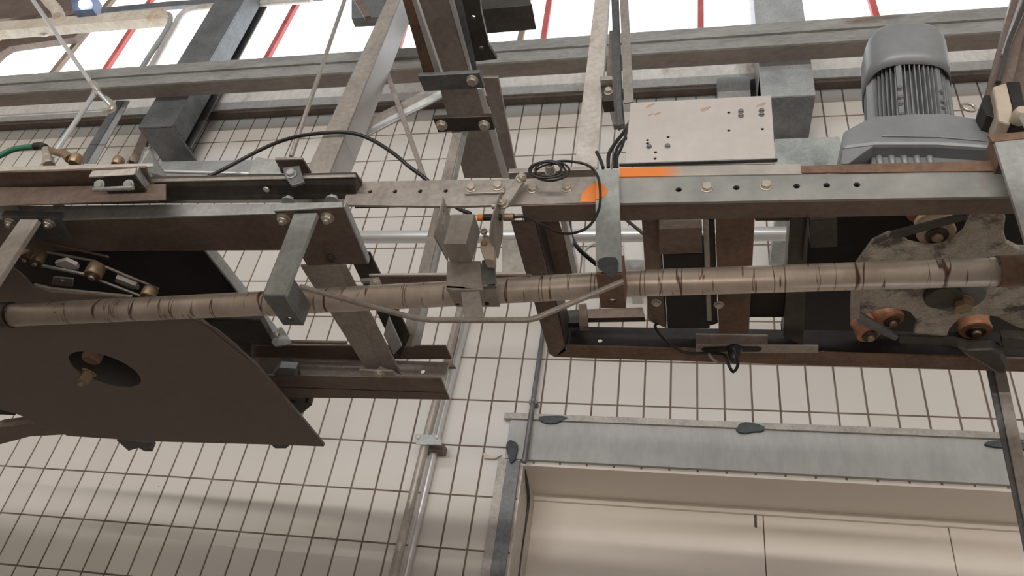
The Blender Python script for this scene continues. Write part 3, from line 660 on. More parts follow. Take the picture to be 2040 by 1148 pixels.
# cable coil
b = BM()
c0 = P(1093, 341, Y=1.035)
pts = []
for k in range(0, 4 * 28):
    a = 2 * math.pi * k / 28; tt = k / (4 * 28)
    rr = .030 - .004 * math.sin(3.1 * tt * 6) ; 
    pts.append(c0 + Vector(((rr + .003 * math.sin(tt * 9)) * math.cos(a) + .004 * math.sin(tt * 7), .004 * math.sin(a * .5) - .003 * tt * 2, (rr * .72) * math.sin(a) + .003 * math.cos(tt * 11))))
tube(b, pts, .0023, 8)
one('cable_coil', b, RUBBER, 'coil of thin black cable hanging on the front channel beside the sensor link', 'cable')
b = BM(); hexbolt(b, P(1097, 343, Y=1.072), -YA, .0085, .02, True, .004)
one('coil_stud', b, STEEL, 'worn stud bolt inside the cable coil', 'bolt')

# ================================================================ RIGHT FRAME (seen from below)
H = 1.0; YF = 1.072; YR = 1.626
fr = T('drive_frame', 'welded brown rectangular steel frame of the drive section, right half of the photo', 'machine frame', P(1250, 440, Z=H))
# rear arm: perforated flat from x 683 to 1190
def hole_list(cs, Y, r): return [circ(P(x, y, Y=Y), r, XA, ZA, 14) for x, y in cs]
arm = T('perforated_arm', 'pale flat steel arm with four hex bolts, left of the orange mark', 'arm', P(900, 411, Y=YF))
b = BM(); o = [P(x, y, Y=YF) for x, y in ((683, 408), (698, 362), (1010, 357), (1188, 352), (1188, 403), (900, 411))]
plate(b, o, (0, .006, 0), hole_list(((737, 382), (787, 381.5), (837, 381), (888, 380.5)), YF, .0047)); part('front_plate', b, STEEL, arm)
b = BM(); box(b, P(690, 408, Y=YF).x, P(1186, 405, Y=YF).x, YF + .006, YF + .012, P(900, 411, Y=YF).z - CH, P(900, 362, Y=YF).z - CH - .004)
b.free(); b = BM(); box(b, P(700, 408, Y=YF).x, P(1180, 405, Y=YF).x, YF + .006, YF + .055, P(900, 362, Y=YF).z - CH - .008, P(900, 362, Y=YF).z - CH - .002); part('top_flange', b, STEEL, arm)
b = BM(); slab(b, [(925, 386), (927, 373), (1005, 370), (1005, 383)], (0, .006, 0), Y=YF - .006); part('packing_strip', b, STEEL, arm, 'narrow strip under two bolts')
for x, y in ((939, 375), (992, 372), (1061, 377), (1129, 375)):
    b = BM(); hexbolt(b, P(x, y, Y=YF - (.006 if x < 1010 else 0)), -YA, .0088, .009); part('bolt', b, SILVER, arm)
b = BM(); plate(b, [P(x, y, Y=YF - .001) for x, y in ((1156, 402), (1160, 384), (1172, 372), (1186, 362), (1187, 402))], (0, .002, 0)); part('spray_mark', b, ORANGE, arm, 'orange spray mark', 0)
b = BM(); slab(b, [(1012, 345), (1014, 336), (1188, 331), (1188, 337)], (0, .05, 0), Y=YF + .01); part('upper_bar', b, STEEL, arm)
b = BM(); box(b, P(705, 400, Y=YF).x, P(1180, 400, Y=YF).x, YF + .011, YF + .014, P(900, 411, Y=YF).z - CH + .012, P(900, 362, Y=YF).z - CH - .01); part('hole_shade_plate', b, DARK, arm)  # dark plate added close behind so the arm's holes look shaded
# front channel
b = BM(); o = [P(x, y, Y=YF) for x, y in ((1234, 405), (1234, 352), (2016, 343), (2024, 391), (1600, 398))]
plate(b, o, (0, .006, 0), hole_list(((1352, 378), (1467, 374), (1587, 371), (1647, 369), (1707, 368)), YF, .0058)); part('front_channel', b, CHAN, fr)
b = BM(); box(b, P(1240, 400, Y=YF).x, P(2010, 400, Y=YF).x, YF + .016, YF + .02, P(1250, 404, Y=YF).z - CH + .014, P(1250, 354, Y=YF).z - CH); part('hole_shade_plate', b, DARK, fr)  # same added dark plate behind the channel's holes
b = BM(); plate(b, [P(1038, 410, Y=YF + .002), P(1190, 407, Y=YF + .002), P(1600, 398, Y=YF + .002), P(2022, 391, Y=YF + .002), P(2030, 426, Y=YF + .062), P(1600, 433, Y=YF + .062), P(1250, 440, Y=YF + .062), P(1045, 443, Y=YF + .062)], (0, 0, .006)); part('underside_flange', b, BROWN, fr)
for x, y in ((1408, 375), (1526, 371)):
    b = BM(); hexbolt(b, P(x, y, Y=YF), -YA, .0088, .009); part('bolt', b, SILVER, fr)
b = BM(); slab(b, [(1234, 352), (1234, 334), (1340, 331), (1598, 326), (1598, 346), (1338, 350)], (0, .004, 0), Y=YF - .003); part('upper_strip', b, FADE, fr, 'strip with orange spray at its left end')
b = BM(); slab(b, [(1596, 344), (1595, 330), (2000, 319), (2003, 340)], (0, .004, 0), Y=YF - .004); part('upper_strip', b, RUSTY, fr, 'rusty strip')
# left side bar (angle, depth going)
b = BM(); slab(b, [(1018, 443), (1064, 443), (1094, 560), (1128, 700), (1105, 712), (1094, 706), (1060, 590)], (0, 0, .006), Z=H); part('side_flange', b, BROWN, fr)
b = BM(); slab(b, [(1064, 443), (1068, 443), (1131, 690), (1128, 700)], (0, 0, .07), Z=H + .006); part('side_web', b, DARK, fr)
b = BM(); slab(b, [(1068, 443), (1112, 440), (1146, 548), (1096, 548)], (0, 0, .006), Z=H + .055); part('inner_plate', b, BROWN, fr)
b = BM(); slab(b, [(1116, 440), (1128, 440), (1152, 547), (1140, 547)], (0, 0, .02), Z=H + .05); part('inner_bar', b, BRIGHT, fr, 'pale inner bar')
# rear bar
b = BM(); o = [P(x, y, Z=H) for x, y in ((1105, 712), (1094, 706), (1128, 690), (2110, 716), (2110, 741), (2040, 740))]
plate(b, [P(1105, 712, Z=H), P(1126, 690, Z=H), P(2120, 718, Z=H), P(2120, 744, Z=H)], (0, 0, .006)); part('rear_flange', b, RUSTY, fr)
x0, x1 = P(1108, 700, Y=YR).x, P(2150, 730, Y=YR).x
zt = P(1200, 655, Y=YR).z
hs = [circ(P(x, y, Y=YR - .008), .0062, XA, ZA, 14) for x, y in ((1195, 678), (1365, 694.5), (1641, 702))]
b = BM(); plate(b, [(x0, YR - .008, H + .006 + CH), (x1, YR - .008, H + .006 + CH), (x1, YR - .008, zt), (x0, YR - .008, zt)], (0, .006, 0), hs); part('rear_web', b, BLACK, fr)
# rear small bar pieces seen through the opening
b = BM(); slab(b, [(1165, 616), (1280, 612), (1285, 632), (1165, 634)], (0, .02, 0), Y=1.58); part('inner_rail', b, BROWN, fr)
b = BM(); slab(b, [(1152, 606), (1168, 604), (1172, 650), (1154, 650)], (0, .02, 0), Y=1.52); part('inner_post', b, BROWN, fr)
b = BM(); slab(b, [(1118, 620), (1152, 616), (1156, 644), (1126, 644)], (0, .02, 0), Y=1.56); part('inner_block', b, DARK, fr)
# cross members inside
def under(pts, h, mat, nm, par, Z=H + .02, label=None, bev=.002):
    b = BM(); slab(b, pts, (0, 0, h), Z=Z); return part(nm, b, mat, par, label, bev)
under([(1278, 436), (1312, 436), (1328, 655), (1292, 640)], .03, BROWN, 'cross_member', fr)
under([(1425, 430), (1504, 430), (1492, 664), (1432, 664)], .05, RUSTY, 'cross_member', fr, H + .012, 'rusty brown cross member')
under([(1404, 438), (1424, 438), (1430, 645), (1414, 650)], .02, DARK, 'cross_member', fr, H + .03)
under([(1574, 430), (1612, 430), (1600, 690), (1560, 672)], .05, DARK, 'cross_member', fr, H + .015)
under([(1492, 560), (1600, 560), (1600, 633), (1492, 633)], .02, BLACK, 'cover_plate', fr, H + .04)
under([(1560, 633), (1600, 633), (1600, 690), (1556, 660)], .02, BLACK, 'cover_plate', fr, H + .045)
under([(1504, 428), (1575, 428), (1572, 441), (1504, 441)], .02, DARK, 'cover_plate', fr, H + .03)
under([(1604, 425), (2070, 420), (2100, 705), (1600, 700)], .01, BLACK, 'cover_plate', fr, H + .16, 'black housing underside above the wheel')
# drive box in the frame
dbx = T('tension_block', 'black slotted block with a brown stepped bracket inside the drive frame', 'machine part', P(1360, 500, Z=H))
under([(1312, 456), (1398, 452), (1400, 505), (1312, 508)], .03, BROWN, 'stepped_bracket', dbx, H + .006)
under([(1312, 441), (1398, 438), (1398, 455), (1312, 458)], .02, STEEL, 'lip', dbx, H + .004, 'lighter lip')
under([(1320, 508), (1414, 506), (1414, 655), (1330, 655)], .05, BLACK, 'block', dbx, H + .012)
under([(1400, 440), (1412, 440), (1418, 640), (1408, 640)], .02, STEEL, 'side_bar', dbx, H + .004)
b = BM(); hexbolt(b, P(1432, 606, Z=H), -ZA, .008, .008); part('bolt', b, SILVER, dbx)
b = BM(); hexbolt(b, P(1308, 602, Z=H), -ZA, .008, .008); part('bolt', b, SILVER, dbx)
b = BM(); slab(b, [(1608, 430), (1612, 430), (1604, 520), (1598, 520)], (0, 0, .05), Z=H + .005)
slab(b, [(1612, 440), (1668, 436), (1668, 492), (1614, 494)], (0, 0, .03), Z=H + .03)
one('dark_bracket', b, DARK, 'dark bracket behind the front channel left of the mottled wheel', 'bracket')
# white lamp housing behind the hanger
wl = T('white_housing', 'white rounded plastic housing seen through the frame beside the burnt hanger', 'housing', P(1262, 490, Y=2.5))
b = BM(); plate(b, [P(x, y, Y=2.5) for x, y in ((1245, 455), (1256, 442), (1270, 436), (1282, 452), (1284, 530), (1262, 538), (1245, 520), (1240, 490))], (0, .08, 0)); part('shell', b, WHITEP, wl, None, .012)
b = BM(); plate(b, [P(x, y, Y=2.54) for x, y in ((1256, 510), (1276, 520), (1277, 560), (1256, 560))], (0, .16, 0)); part('neck', b, WHITEP, wl)
# slot bracket with cable gland on rear bar
sl = T('slotted_plate', 'dull slotted plate with a black cable gland on the rear bar of the drive frame', 'plate', P(1450, 695, Z=H))
b = BM()
slot = [(1397, 697), (1402, 693), (1440, 692), (1510, 692), (1518, 696), (1512, 701), (1450, 702), (1402, 701)]
slab(b, [(1386, 688), (1631, 690), (1630, 704), (1386, 704)], (0, 0, .005), Z=H - .012); part('lower_plate', b, STEEL, sl)
b = BM(); slab(b, [(1385, 664), (1530, 666), (1530, 690), (1386, 688)], (0, .005, 0), Y=1.60); part('upper_plate', b, BROWN, sl)
b = BM(); slab(b, slot, (0, 0, .002), Z=H - .0142); part('slot', b, BLACK, sl, None, 0)
b = BM(); lathe(b, [(.019, 0), (.019, .006), (.014, .008), (.012, .03), (.008, .036)], P(1462, 694, Z=H - .014), -ZA, 20); part('cable_gland', b, RUBBER, sl)
b = BM(); c0 = P(1462, 694, Z=H - .05)
tube(b, smooth_path([c0, P(1470, 725, Z=H - .075), P(1461, 741, Z=H - .08), P(1452, 728, Z=H - .07), P(1443, 708, Z=H - .03), P(1420, 704, Z=H - .02), P(1370, 703, Z=H - .02), P(1340, 690, Z=H - .01), P(1316, 668, Z=H), P(1305, 650, Z=H + .01), P(1312, 644, Z=H + .03)], 6), .0035, 10); part('cable', b, RUBBER, sl)
b = BM(); tube(b, smooth_path([P(x, y, Z=H - .03) for x, y in ((1412, 706), (1424, 718), (1446, 723), (1462, 720))], 5), .004, 8)
one('grey_cable', b, STEEL, 'short grey cable loop under the rear bar beside the cable gland', 'cable')
# right end upright plate
ru = T('end_upright', 'rusty-topped upright channel closing the drive frame at the right edge', 'upright', P(2000, 400, Y=1.03))
b = BM(); slab(b, [(1977, 268), (2180, 260), (2260, 560), (2064, 550), (2018, 400)], (0, .008, 0), Y=1.03); part('front_flange', b, GALV, ru)
b = BM(); a = P(1977, 268, Y=1.038); c = P(1992, 318, Y=1.038)
plate(b, [a, c, c + Vector((.006, 0, 0)), a + Vector((.006, 0, 0))], (0, .09, 0)); part('side_flange', b, RUSTY, ru)
b = BM(); slab(b, [(1968, 268), (2060, 260), (2060, 274), (1977, 282)], (0, .006, 0), Y=1.028); part('top_edge', b, RUSTY, ru)
# -------- sprocket wheel
SZ = 1.02
sp = T('sprocket_wheel', 'large mottled grey-brown cast wheel with round notches, lying flat under the drive frame', 'sprocket', P(1915, 600, Z=SZ))
out = [(1738, 486), (1770, 470), (1790, 470), (1812, 488), (1850, 497), (1890, 490), (1920, 466), (1936, 432), (2004, 432), (2000, 462), (2006, 486), (2030, 498), (2070, 500), (2120, 560), (2110, 650), (2060, 660), (2030, 655), (2010, 645), (1985, 632), (1950, 627), (1912, 634), (1892, 656), (1886, 674), (1850, 668), (1820, 665), (1828, 642), (1812, 622), (1780, 614), (1748, 618), (1722, 630), (1712, 622), (1712, 590), (1702, 560), (1706, 530)]
b = BM(); slab(b, out, (0, 0, .014), Z=SZ); part('wheel', b, SPROC, sp, None, .003)
b = BM(); lathe(b, [(.05, 0), (.052, .004), (.052, .012)], P(1908, 592, Z=SZ - .012), ZA, 40, False); part('hub', b, GALVD, sp, 'dark round hub')
b = BM(); lathe(b, [(.034, 0), (.036, .012)], P(1880, 596, Z=SZ - .020), ZA, 30, False); part('washer', b, DARK, sp)
b = BM(); hexbolt(b, P(1915, 600, Z=SZ - .012), -ZA, .016, .022); part('centre_bolt', b, BRASS, sp)
def chain_roller(x, y, r, h, Z, tilt, mat, label):
    e = T('chain_roller', label, 'chain roller', P(x, y, Z=Z), 'copper-coloured rollers around the mottled wheel')
    b = BM(); lathe(b, [(r * .93, 0), (r, h * .15), (r * .93, h * .5), (r, h * .85), (r * .93, h)], P(x, y, Z=Z), Vector(tilt), 32); part('roller', b, mat, e, None, 0)
    b = BM(); lathe(b, [(r * .6, -h * .1), (r * .6, 0.0)], P(x, y, Z=Z), Vector(tilt), 24); part('hollow_end', b, DARK, e, None, 0)
    b = BM(); lathe(b, [(r * .28, -h * .28), (r * .3, 0)], P(x, y, Z=Z), Vector(tilt), 16); part('pin', b, BRASS, e, None, 0)
    return e
chain_roller(1866, 468, .034, .04, SZ + .02, (0, 0, 1), CREAMR, 'pale worn chain roller in the upper notch of the mottled wheel')
chain_roller(1848, 424, .036, .03, SZ + .06, (0, 0, 1), COPPER, 'orange chain roller half hidden behind the front channel')
chain_roller(1776, 640, .029, .04, SZ + .02, (-.25, 0, 1), COPPER, 'orange chain roller in the lower left notch of the wheel')
chain_roller(1732, 668, .027, .045, SZ - .0, (-.25, 0, 1), COPPER, 'orange chain roller hanging just outside the wheel, lower left')
chain_roller(1944, 660, .033, .04, SZ + .03, (0, 0, 1), COPPER, 'orange chain roller in the lower right notch of the wheel')
def strip(name, label, cat, pts, Z, h, mat, group=None):
    b = BM(); slab(b, pts, (0, 0, h), Z=Z); return one(name, b, mat, label, cat, group)
strip('chain_link_plate', 'steel chain link plate crossing the upper notch of the wheel', 'chain link', [(1776, 466), (1830, 452), (1900, 434), (1928, 428), (1930, 438), (1840, 462), (1780, 478)], SZ - .008, .008, DARK, 'chain link plates by the mottled wheel')
strip('chain_link_plate', 'steel chain link plate running down from the wheel\'s lower left notch', 'chain link', [(1708, 622), (1722, 630), (1790, 672), (1784, 680), (1712, 646), (1703, 634)], SZ - .01, .008, GALVD, 'chain link plates by the mottled wheel')
strip('chain_link_plate', 'long dark link bar below the mottled wheel', 'chain link', [(1790, 672), (1900, 676), (1960, 690), (1955, 700), (1880, 688), (1792, 684)], SZ - .008, .008, DARK, 'chain link plates by the mottled wheel')
strip('chain_link_plate', 'upright little link plate at the left rim of the wheel', 'chain link', [(1696, 578), (1716, 576), (1712, 636), (1694, 638)], SZ - .012, .01, STEEL, 'chain link plates by the mottled wheel')
hk = T('chain_carrier', 'dark rounded chain carrier hanging under the rear bar below the wheel', 'carrier', P(1960, 720, Z=.97))
b = BM(); slab(b, [(1905, 694), (1930, 700), (1980, 698), (1998, 706), (2010, 732), (2006, 745), (1986, 746), (1955, 726), (1925, 710)], (0, 0, .03), Z=.96); part('arm', b, DARK, hk, None, .006)
b = BM(); slab(b, [(1995, 672), (2080, 680), (2080, 700), (1998, 694)], (0, 0, .02), Z=.98); part('link', b, DARK, hk)
# strut bottom right
vmember('corner_strut', 'long brown-grey angle strut descending from the drive frame at the right edge', 'post', (1980, 736), (2004, 736), (2147, 1420), (2115, 1420), 1.72, .02, STEEL, side=None)
b = BM(); slab(b, [(1965, 736), (1980, 736), (2115, 1420), (2107, 1420)], (0, .004, 0), Y=1.725)
one('strut_flange', b, GALVD, 'dark inner flange along the left side of the corner strut', 'post')
# ================================================================ SHEET, GEARMOTOR
sh = T('cover_sheet', 'light grey upright sheet with scattered holes and screws, behind the orange-sprayed channel', 'sheet', P(1400, 325, Y=1.10))
YSH = 1.12
hpx = [(1452, 224), (1452, 260), (1519, 257), (1290, 279), (1290, 285), (1331, 273), (1306, 303), (1305, 316)]
b = BM(); plate(b, [P(x, y, Y=YSH) for x, y in ((1256, 205), (1536, 190), (1545, 326), (1244, 331))], (0, .003, 0), [circ(P(x, y, Y=YSH), .0032, XA, ZA, 12) for x, y in hpx]); part('sheet', b, SHEET, sh)
b = BM(); plate(b, [P(x, y, Y=YSH + .004) for x, y in ((1262, 210), (1530, 196), (1538, 322), (1252, 326))], (0, .002, 0)); part('backing', b, BLACK, sh)  # black sheet added so the holes show dark
for x, y, rx_ in ((1295, 210, .012), (1310, 226, .009), (1296, 228, .006), (1405, 217, .014), (1517, 208, .012)):
    b = BM(); blob(b, P(x, y, Y=YSH - .0006), (XA * .8 + ZA * .5).normalized(), (ZA * .8 - XA * .5).normalized(), rx_, rx_ * .35, (0, .001, 0), 18, int(x)); part('rust_smudge', b, RUSTSM, sh, 'brownish rust smudge', 0)
b = BM(); plate(b, [P(1232, 331, Y=YSH + .003), P(1548, 326, Y=YSH + .003), P(1549, 328, Y=YSH - .03), P(1232, 334, Y=YSH - .03)], (0, 0, .003)); 
b.free(); b = BM(); x0, x1 = P(1234, 331, Y=YSH).x, P(1549, 327, Y=YSH).x; zz = P(1400, 328, Y=YSH).z - CH
box(b, x0, x1, YSH - .010, YSH - .001, zz - .001, zz + .002); part('bottom_flange', b, GALVD, sh)
for x, y in ((1293, 293), (1330, 292), (1476, 223), (1476, 231), (1517, 221), (1517, 229)):
    b = BM(); hexbolt(b, P(x, y, Y=YSH), -YA, .0042, .006, True, 0); part('screw', b, GALVD, sh)
gm = T('gear_motor', 'large grey gear motor standing upright with a ribbed body and domed fan cowl', 'motor', P(1830, 300, Y=1.36))
ax = P(1812, 150, Y=1.36)
AXV = Vector((0.10, 0.0, 1.0)).normalized(); zb = 1.385
MB_ = Vector((ax.x - 0.0415, 1.36, zb + CH))       # foot of the motor axis
rc = .093; hr = 1.598 - zb; ht = 1.792 - zb
def squarish(bm, c, axis, n=3.2):
    ax_ = Vector(axis)
    for v in bm.verts:
        d = v.co - Vector(c); h = ax_ * d.dot(ax_); d = d - h; L = d.length
        if L < 1e-5: continue
        u = d / L; k = (abs(u.x) ** n + abs(u.y) ** n) ** (-1 / n)
        v.co = Vector(c) + h + d * (1 + (k - 1) * .75)
b = BM(); lathe(b, [(.08, hr + .03), (rc - .004, hr + .005), (rc, hr), (rc + .001, hr + .05), (rc, ht - .058), (rc - .003, ht - .036), (rc - .011, ht - .018), (rc - .026, ht - .006), (rc - .045, ht - .001), (.03, ht), (0, ht)], MB_, AXV, 56); squarish(b, MB_, AXV); part('fan_cowl', b, MOTORG, gm, None, 0)
SX = AXV.cross(YA).normalized() * -1; 
bodyr = .074
b = BM(); lathe(b, [(bodyr, -.03), (bodyr, hr + .03)], MB_, AXV, 48)
for k in range(56):
    a = 2 * math.pi * k / 56; d = XA * math.cos(a) + YA * math.sin(a); d = (d - AXV * d.dot(AXV)).normalized(); s_ = AXV.cross(d) * .0012
    c = MB_ + d * (bodyr - .002) - AXV * .03
    plate(b, [c - s_, c + s_, c + s_ + d * .020, c - s_ + d * .020], AXV * (hr + .045))
part('ribbed_body', b, MOTORG, gm, None, 0)
for a, wd in ((-2.75, .013), (-1.93, .006), (-.98, .006), (-.40, .012)):
    d = XA * math.cos(a) + YA * math.sin(a); d = (d - AXV * d.dot(AXV)).normalized(); s_ = AXV.cross(d) * wd
    c = MB_ + d * (bodyr + .002)
    b = BM(); plate(b, [c - s_, c + s_, c + s_ + d * .019, c - s_ + d * .019], AXV * (hr + .01)); part('body_rib', b, MOTORG, gm)
    if wd < .01:
        for hh in (.022, .042, .078, .098, .130):
            b = BM(); hexbolt(b, c + d * .019 + AXV * hh, d, .0045, .006); part('body_bolt', b, GALVD, gm)
YH = 1.20
b = BM(); slab(b, [(1679, 296), (1680, 260), (1737, 230), (1810, 225), (1885, 224), (2002, 243), (2008, 262), (1990, 296), (1866, 288), (1744, 288)], (0, .33, 0), Y=YH); part('gear_housing', b, MOTORG, gm, None, .008)
b = BM(); slab(b, [(1757, 268), (1870, 270), (1965, 278), (1965, 281), (1870, 273), (1757, 271)], (0, .004, 0), Y=YH - .003); part('housing_seam', b, MOTORG, gm, None, .001)
b = BM(); slab(b, [(1679, 297), (1744, 289), (1726, 300), (1690, 326), (1676, 326)], (0, .30, 0), Y=YH + .004); part('skirt', b, MOTORG, gm, None, .002)
b = BM(); slab(b, [(1735, 280), (1980, 280), (1980, 345), (1735, 345)], (0, .25, 0), Y=YH + .035); part('lower_housing', b, MOTORG, gm, None, .006)
x0, x1 = P(1750, 310, Y=YH + .035).x, P(1850, 310, Y=YH + .035).x
for i in range(5):
    x = x0 + (x1 - x0) * i / 4
    b = BM(); z_ = P(1800, 300, Y=YH + .035).z; lathe(b, [(.007, -.06), (.007, .0), (.003, 0.006)], (x, YH + .035, z_), ZA, 14); part('housing_rib', b, MOTORG, gm, None, 0)
b = BM(); torus(b, P(1931, 214, Y=1.30), .014, .0035, (.25, -1, .1)); part('lifting_eye', b, SILVER, gm, 'steel lifting eye', 0)
# box of pneumatics right
vb = T('valve_unit', 'beige and black valve unit at the right edge beside the motor', 'valve', P(1990, 210, Y=1.15))
b = BM(); slab(b, [(1978, 172), (2006, 164), (2018, 214), (2014, 248), (1990, 240), (1984, 200)], (0, .06, 0), Y=1.14); part('valve_body', b, BEIGE, vb, 'beige body', .004)
b = BM(); slab(b, [(2006, 163), (2032, 162), (2050, 252), (2012, 252), (2018, 214)], (0, .06, 0), Y=1.145); part('black_body', b, RUBBER, vb, 'black body')
b = BM(); slab(b, [(1960, 190), (1980, 188), (1986, 206), (1982, 234), (1966, 230), (1955, 210)], (0, .05, 0), Y=1.16); part('coil', b, RUBBER, vb)
b = BM(); lathe(b, [(.0, -.012), (.010, -.01), (.014, 0), (.014, .02)], P(2034, 226, Y=1.12), YA, 18); part('cap', b, BEIGE, vb)
b = BM(); tube(b, [P(2036, 232, Y=1.10), P(2050, 262, Y=1.10)], .005, 10); part('pin', b, SILVER, vb)
ra = vmember('leaning_mast', 'dark stained steel mast leaning in at the top right corner', 'post', (2020, -20), (2060, -20), (1980, 330), (1930, 318), 1.62, .05, BROWN, side='L', mat2=DARK)
b = BM(); tube(b, [P(2052, -15, Y=1.60), P(2012, 80, Y=1.60), P(1988, 165, Y=1.60)], .008, 10); part('mast_tube', b, DARK, ra)
b = BM(); tube(b, [P(2040, -15, Y=1.61), P(2024, 30, Y=1.61), P(1998, 110, Y=1.61)], .006, 10); part('mast_tube', b, GALV, ra)
b = BM(); slab(b, [(2030, 40), (2080, 30), (2080, 200), (2040, 200), (2010, 160)], (0, .05, 0), Y=1.68)
one('brown_side_panel', b, BROWN, 'brown panel behind the leaning mast at the right edge', 'panel')

# ================================================================ LEFT MACHINE
lf = T('left_rail_frame', 'dark riveted rail frame of the left conveyor section, running in from the left edge', 'machine frame', P(300, 430, Z=1.0))
# rail A: bright front + brown underside
yA = 1.078
za = P(300, 431, Y=yA).z
b = BM(); plate(b, [P(-60, 437, Y=yA), P(130, 437, Y=yA), P(570, 425, Y=yA), P(690, 421, Y=yA), P(690, 404, Y=yA), P(560, 405, Y=yA), P(-60, 411, Y=yA)], (0, .005, 0)); part('front_strip', b, GALV, lf, 'bright front strip')
b = BM(); plate(b, [P(-60, 438, Y=yA + .001), P(130, 437, Y=yA + .001), P(570, 426, Y=yA + .001), P(600, 426, Y=yA + .001), P(600, 499, Z=za - CH), P(-60, 502, Z=za - CH)], (0, 0, .005)); part('underside_plate', b, BROWN, lf)
# rail B: wider flange above, underside shade put into its dark colour
b = BM(); plate(b, [P(-60, 366, Y=1.03), P(300, 356, Y=1.03), P(708, 347, Y=1.03), P(722, 366, Y=1.07), P(708, 404, Y=1.083), P(300, 406, Y=1.083), P(-60, 412, Y=1.083)], (0, 0, .006)); part('upper_flange', b, DARK, lf, 'dark upper flange')
b = BM(); slab(b, [(-60, 366), (300, 356), (708, 347), (709, 352), (300, 362), (-60, 372)], (0, .004, 0), Y=1.026); part('flange_edge', b, STEEL, lf)
for x, y in ((532, 375),):
    b = BM(); hexbolt(b, P(x, y, Z=P(x, y, Y=1.055).z - CH), -ZA, .007, .006, False); part('rivet', b, SILVER, lf)
# far-left heavy bar on top
tb = T('painted_top_bar', 'brown bar with a flaking whitish top edge above the left rail', 'bar', P(100, 350, Y=.99))
b = BM(); plate(b, [P(-60, 346, Y=.985), P(180, 338, Y=.985), P(305, 331, Y=.985), P(305, 325, Y=.985), P(180, 328, Y=.985), P(-60, 334, Y=.985)], (0, .004, 0)); part('front_edge', b, PALE, tb, 'flaking whitish edge')
b = BM(); zt_ = P(100, 343, Y=.986).z - CH
plate(b, [P(-60, 346, Z=zt_), P(180, 339, Z=zt_), P(290, 334, Z=zt_), P(300, 366, Z=zt_), P(-60, 374, Z=zt_)], (0, 0, .006)); part('underside', b, BROWN, tb)
b = BM(); slab(b, [(-60, 374), (200, 370), (330, 366), (330, 398), (-60, 412)], (0, .004, 0), Y=1.022); part('web', b, BROWN, tb)
b = BM(); tube(b, [P(250, 349, Y=1.25), P(330, 342, Y=1.25), P(550, 348, Y=1.25)], .005, 10)
one('bright_air_pipe', b, BRIGHT, 'thin shiny pipe lying on top of the left rail behind the bracket', 'pipe')
# bracket C
bc = T('rail_clamp', 'galvanised rail clamp with a folded plate and a horizontal bolted bar on the left rail', 'clamp', P(250, 350, Y=1.0))
zc1 = P(230, 352, Y=.975).z - CH
b = BM(); slab(b, [(176, 352), (184, 340), (272, 335), (266, 348)], (0, .005, 0), Y=.972); part('front_lip', b, PALE, bc)
b = BM(); slab(b, [(176, 353), (266, 349), (308, 404), (240, 404)], (0, 0, .005), Z=zc1); part('underside', b, DARK, bc)
b = BM(); plate(b, [P(268, 349, Y=.978), P(274, 333, Y=.978), P(296, 333, Y=1.02), P(312, 402, Y=1.06), P(300, 404, Y=1.06)], (.004, 0, 0)); part('side_cheek', b, GALV, bc)
b = BM(); plate(b, [P(272, 333, Y=.99), P(287, 292, Y=.99), P(296, 293, Y=.99), P(332, 350, Y=1.06), P(300, 362, Y=1.05)], (0, .006, 0)); part('upright_plate', b, GALV, bc)
b = BM(); tube(b, [P(186, 378, Y=.962), P(266, 374, Y=.962)], .0045, 10); part('bar', b, GALV, bc, 'short horizontal bar')
for x in (199, 257):
    b = BM(); hexbolt(b, P(x, 369, Y=.966), -ZA * .6 - YA, .0085, .008); part('nut', b, GALV, bc)
# end clip on B
ec = T('post_foot_clip', 'small dark square foot with a bolted clip where the tilted post meets the rail', 'clip', P(580, 330, Y=1.04))
b = BM(); slab(b, [(547, 318), (603, 318), (620, 346), (562, 346)], (0, 0, .005), Z=P(580, 330, Y=1.04).z - CH); part('foot_plate', b, BROWN, ec)
b = BM(); slab(b, [(547, 318), (603, 317), (603, 313), (548, 313)], (0, .004, 0), Y=1.018); part('edge', b, STEEL, ec)
b = BM(); slab(b, [(562, 334), (596, 330), (599, 340), (606, 362), (580, 370), (568, 352)], (0, .006, 0), Y=1.014); part('clip', b, GALVD, ec)
b = BM(); hexbolt(b, P(581, 348, Y=1.013), -YA, .0085, .010); part('bolt', b, GALV, ec)
b = BM(); slab(b, [(494, 346), (510, 312), (548, 318), (562, 346)], (0, .02, 0), Y=1.05)
one('grey_web_plate', b, GALV, 'small grey plate left of the post foot with a weld seam', 'plate')
# rear of left structure: bolted end plate
ep = T('end_plate', 'thick bolted end plate under the left rail, with two nuts and a scarred weld', 'plate', P(640, 470, Z=.985))
b = BM(); ZP = .985
plate(b, [P(x, y, Z=ZP) for x, y in ((545, 420), (683, 412), (731, 526), (612, 530))], (0, 0, .014)); part('plate', b, BROWN, ep)
b = BM(); slab(b, [(545, 420), (683, 412), (681, 402), (548, 405)], (0, .004, 0), Y=P(600, 417, Z=ZP).y - .005); part('front_edge', b, GALV, ep)
a = P(683, 412, Z=ZP); c = P(731, 526, Z=ZP)
b = BM(); plate(b, [a, c, c + Vector((.004, 0, 0)), a + Vector((.004, 0, 0))], (0, 0, .016)); part('side_edge', b, GALV, ep)
for x, y in ((565, 434), (653, 432)):
    b = BM(); hexbolt(b, P(x, y, Z=ZP), -ZA, .0105, .011, True, .006); part('nut', b, SILVER, ep)
for x, y in ((575, 402), (662, 400)):
    b = BM(); hexbolt(b, P(x, y, Y=1.065), ZA, .0105, .009); part('bolt', b, GALV, ep)
b = BM(); torus(b, P(659, 515, Z=ZP - .001), .011, .003, ZA, 20, 8, .8); part('weld_scar', b, DARK, ep, None, 0)
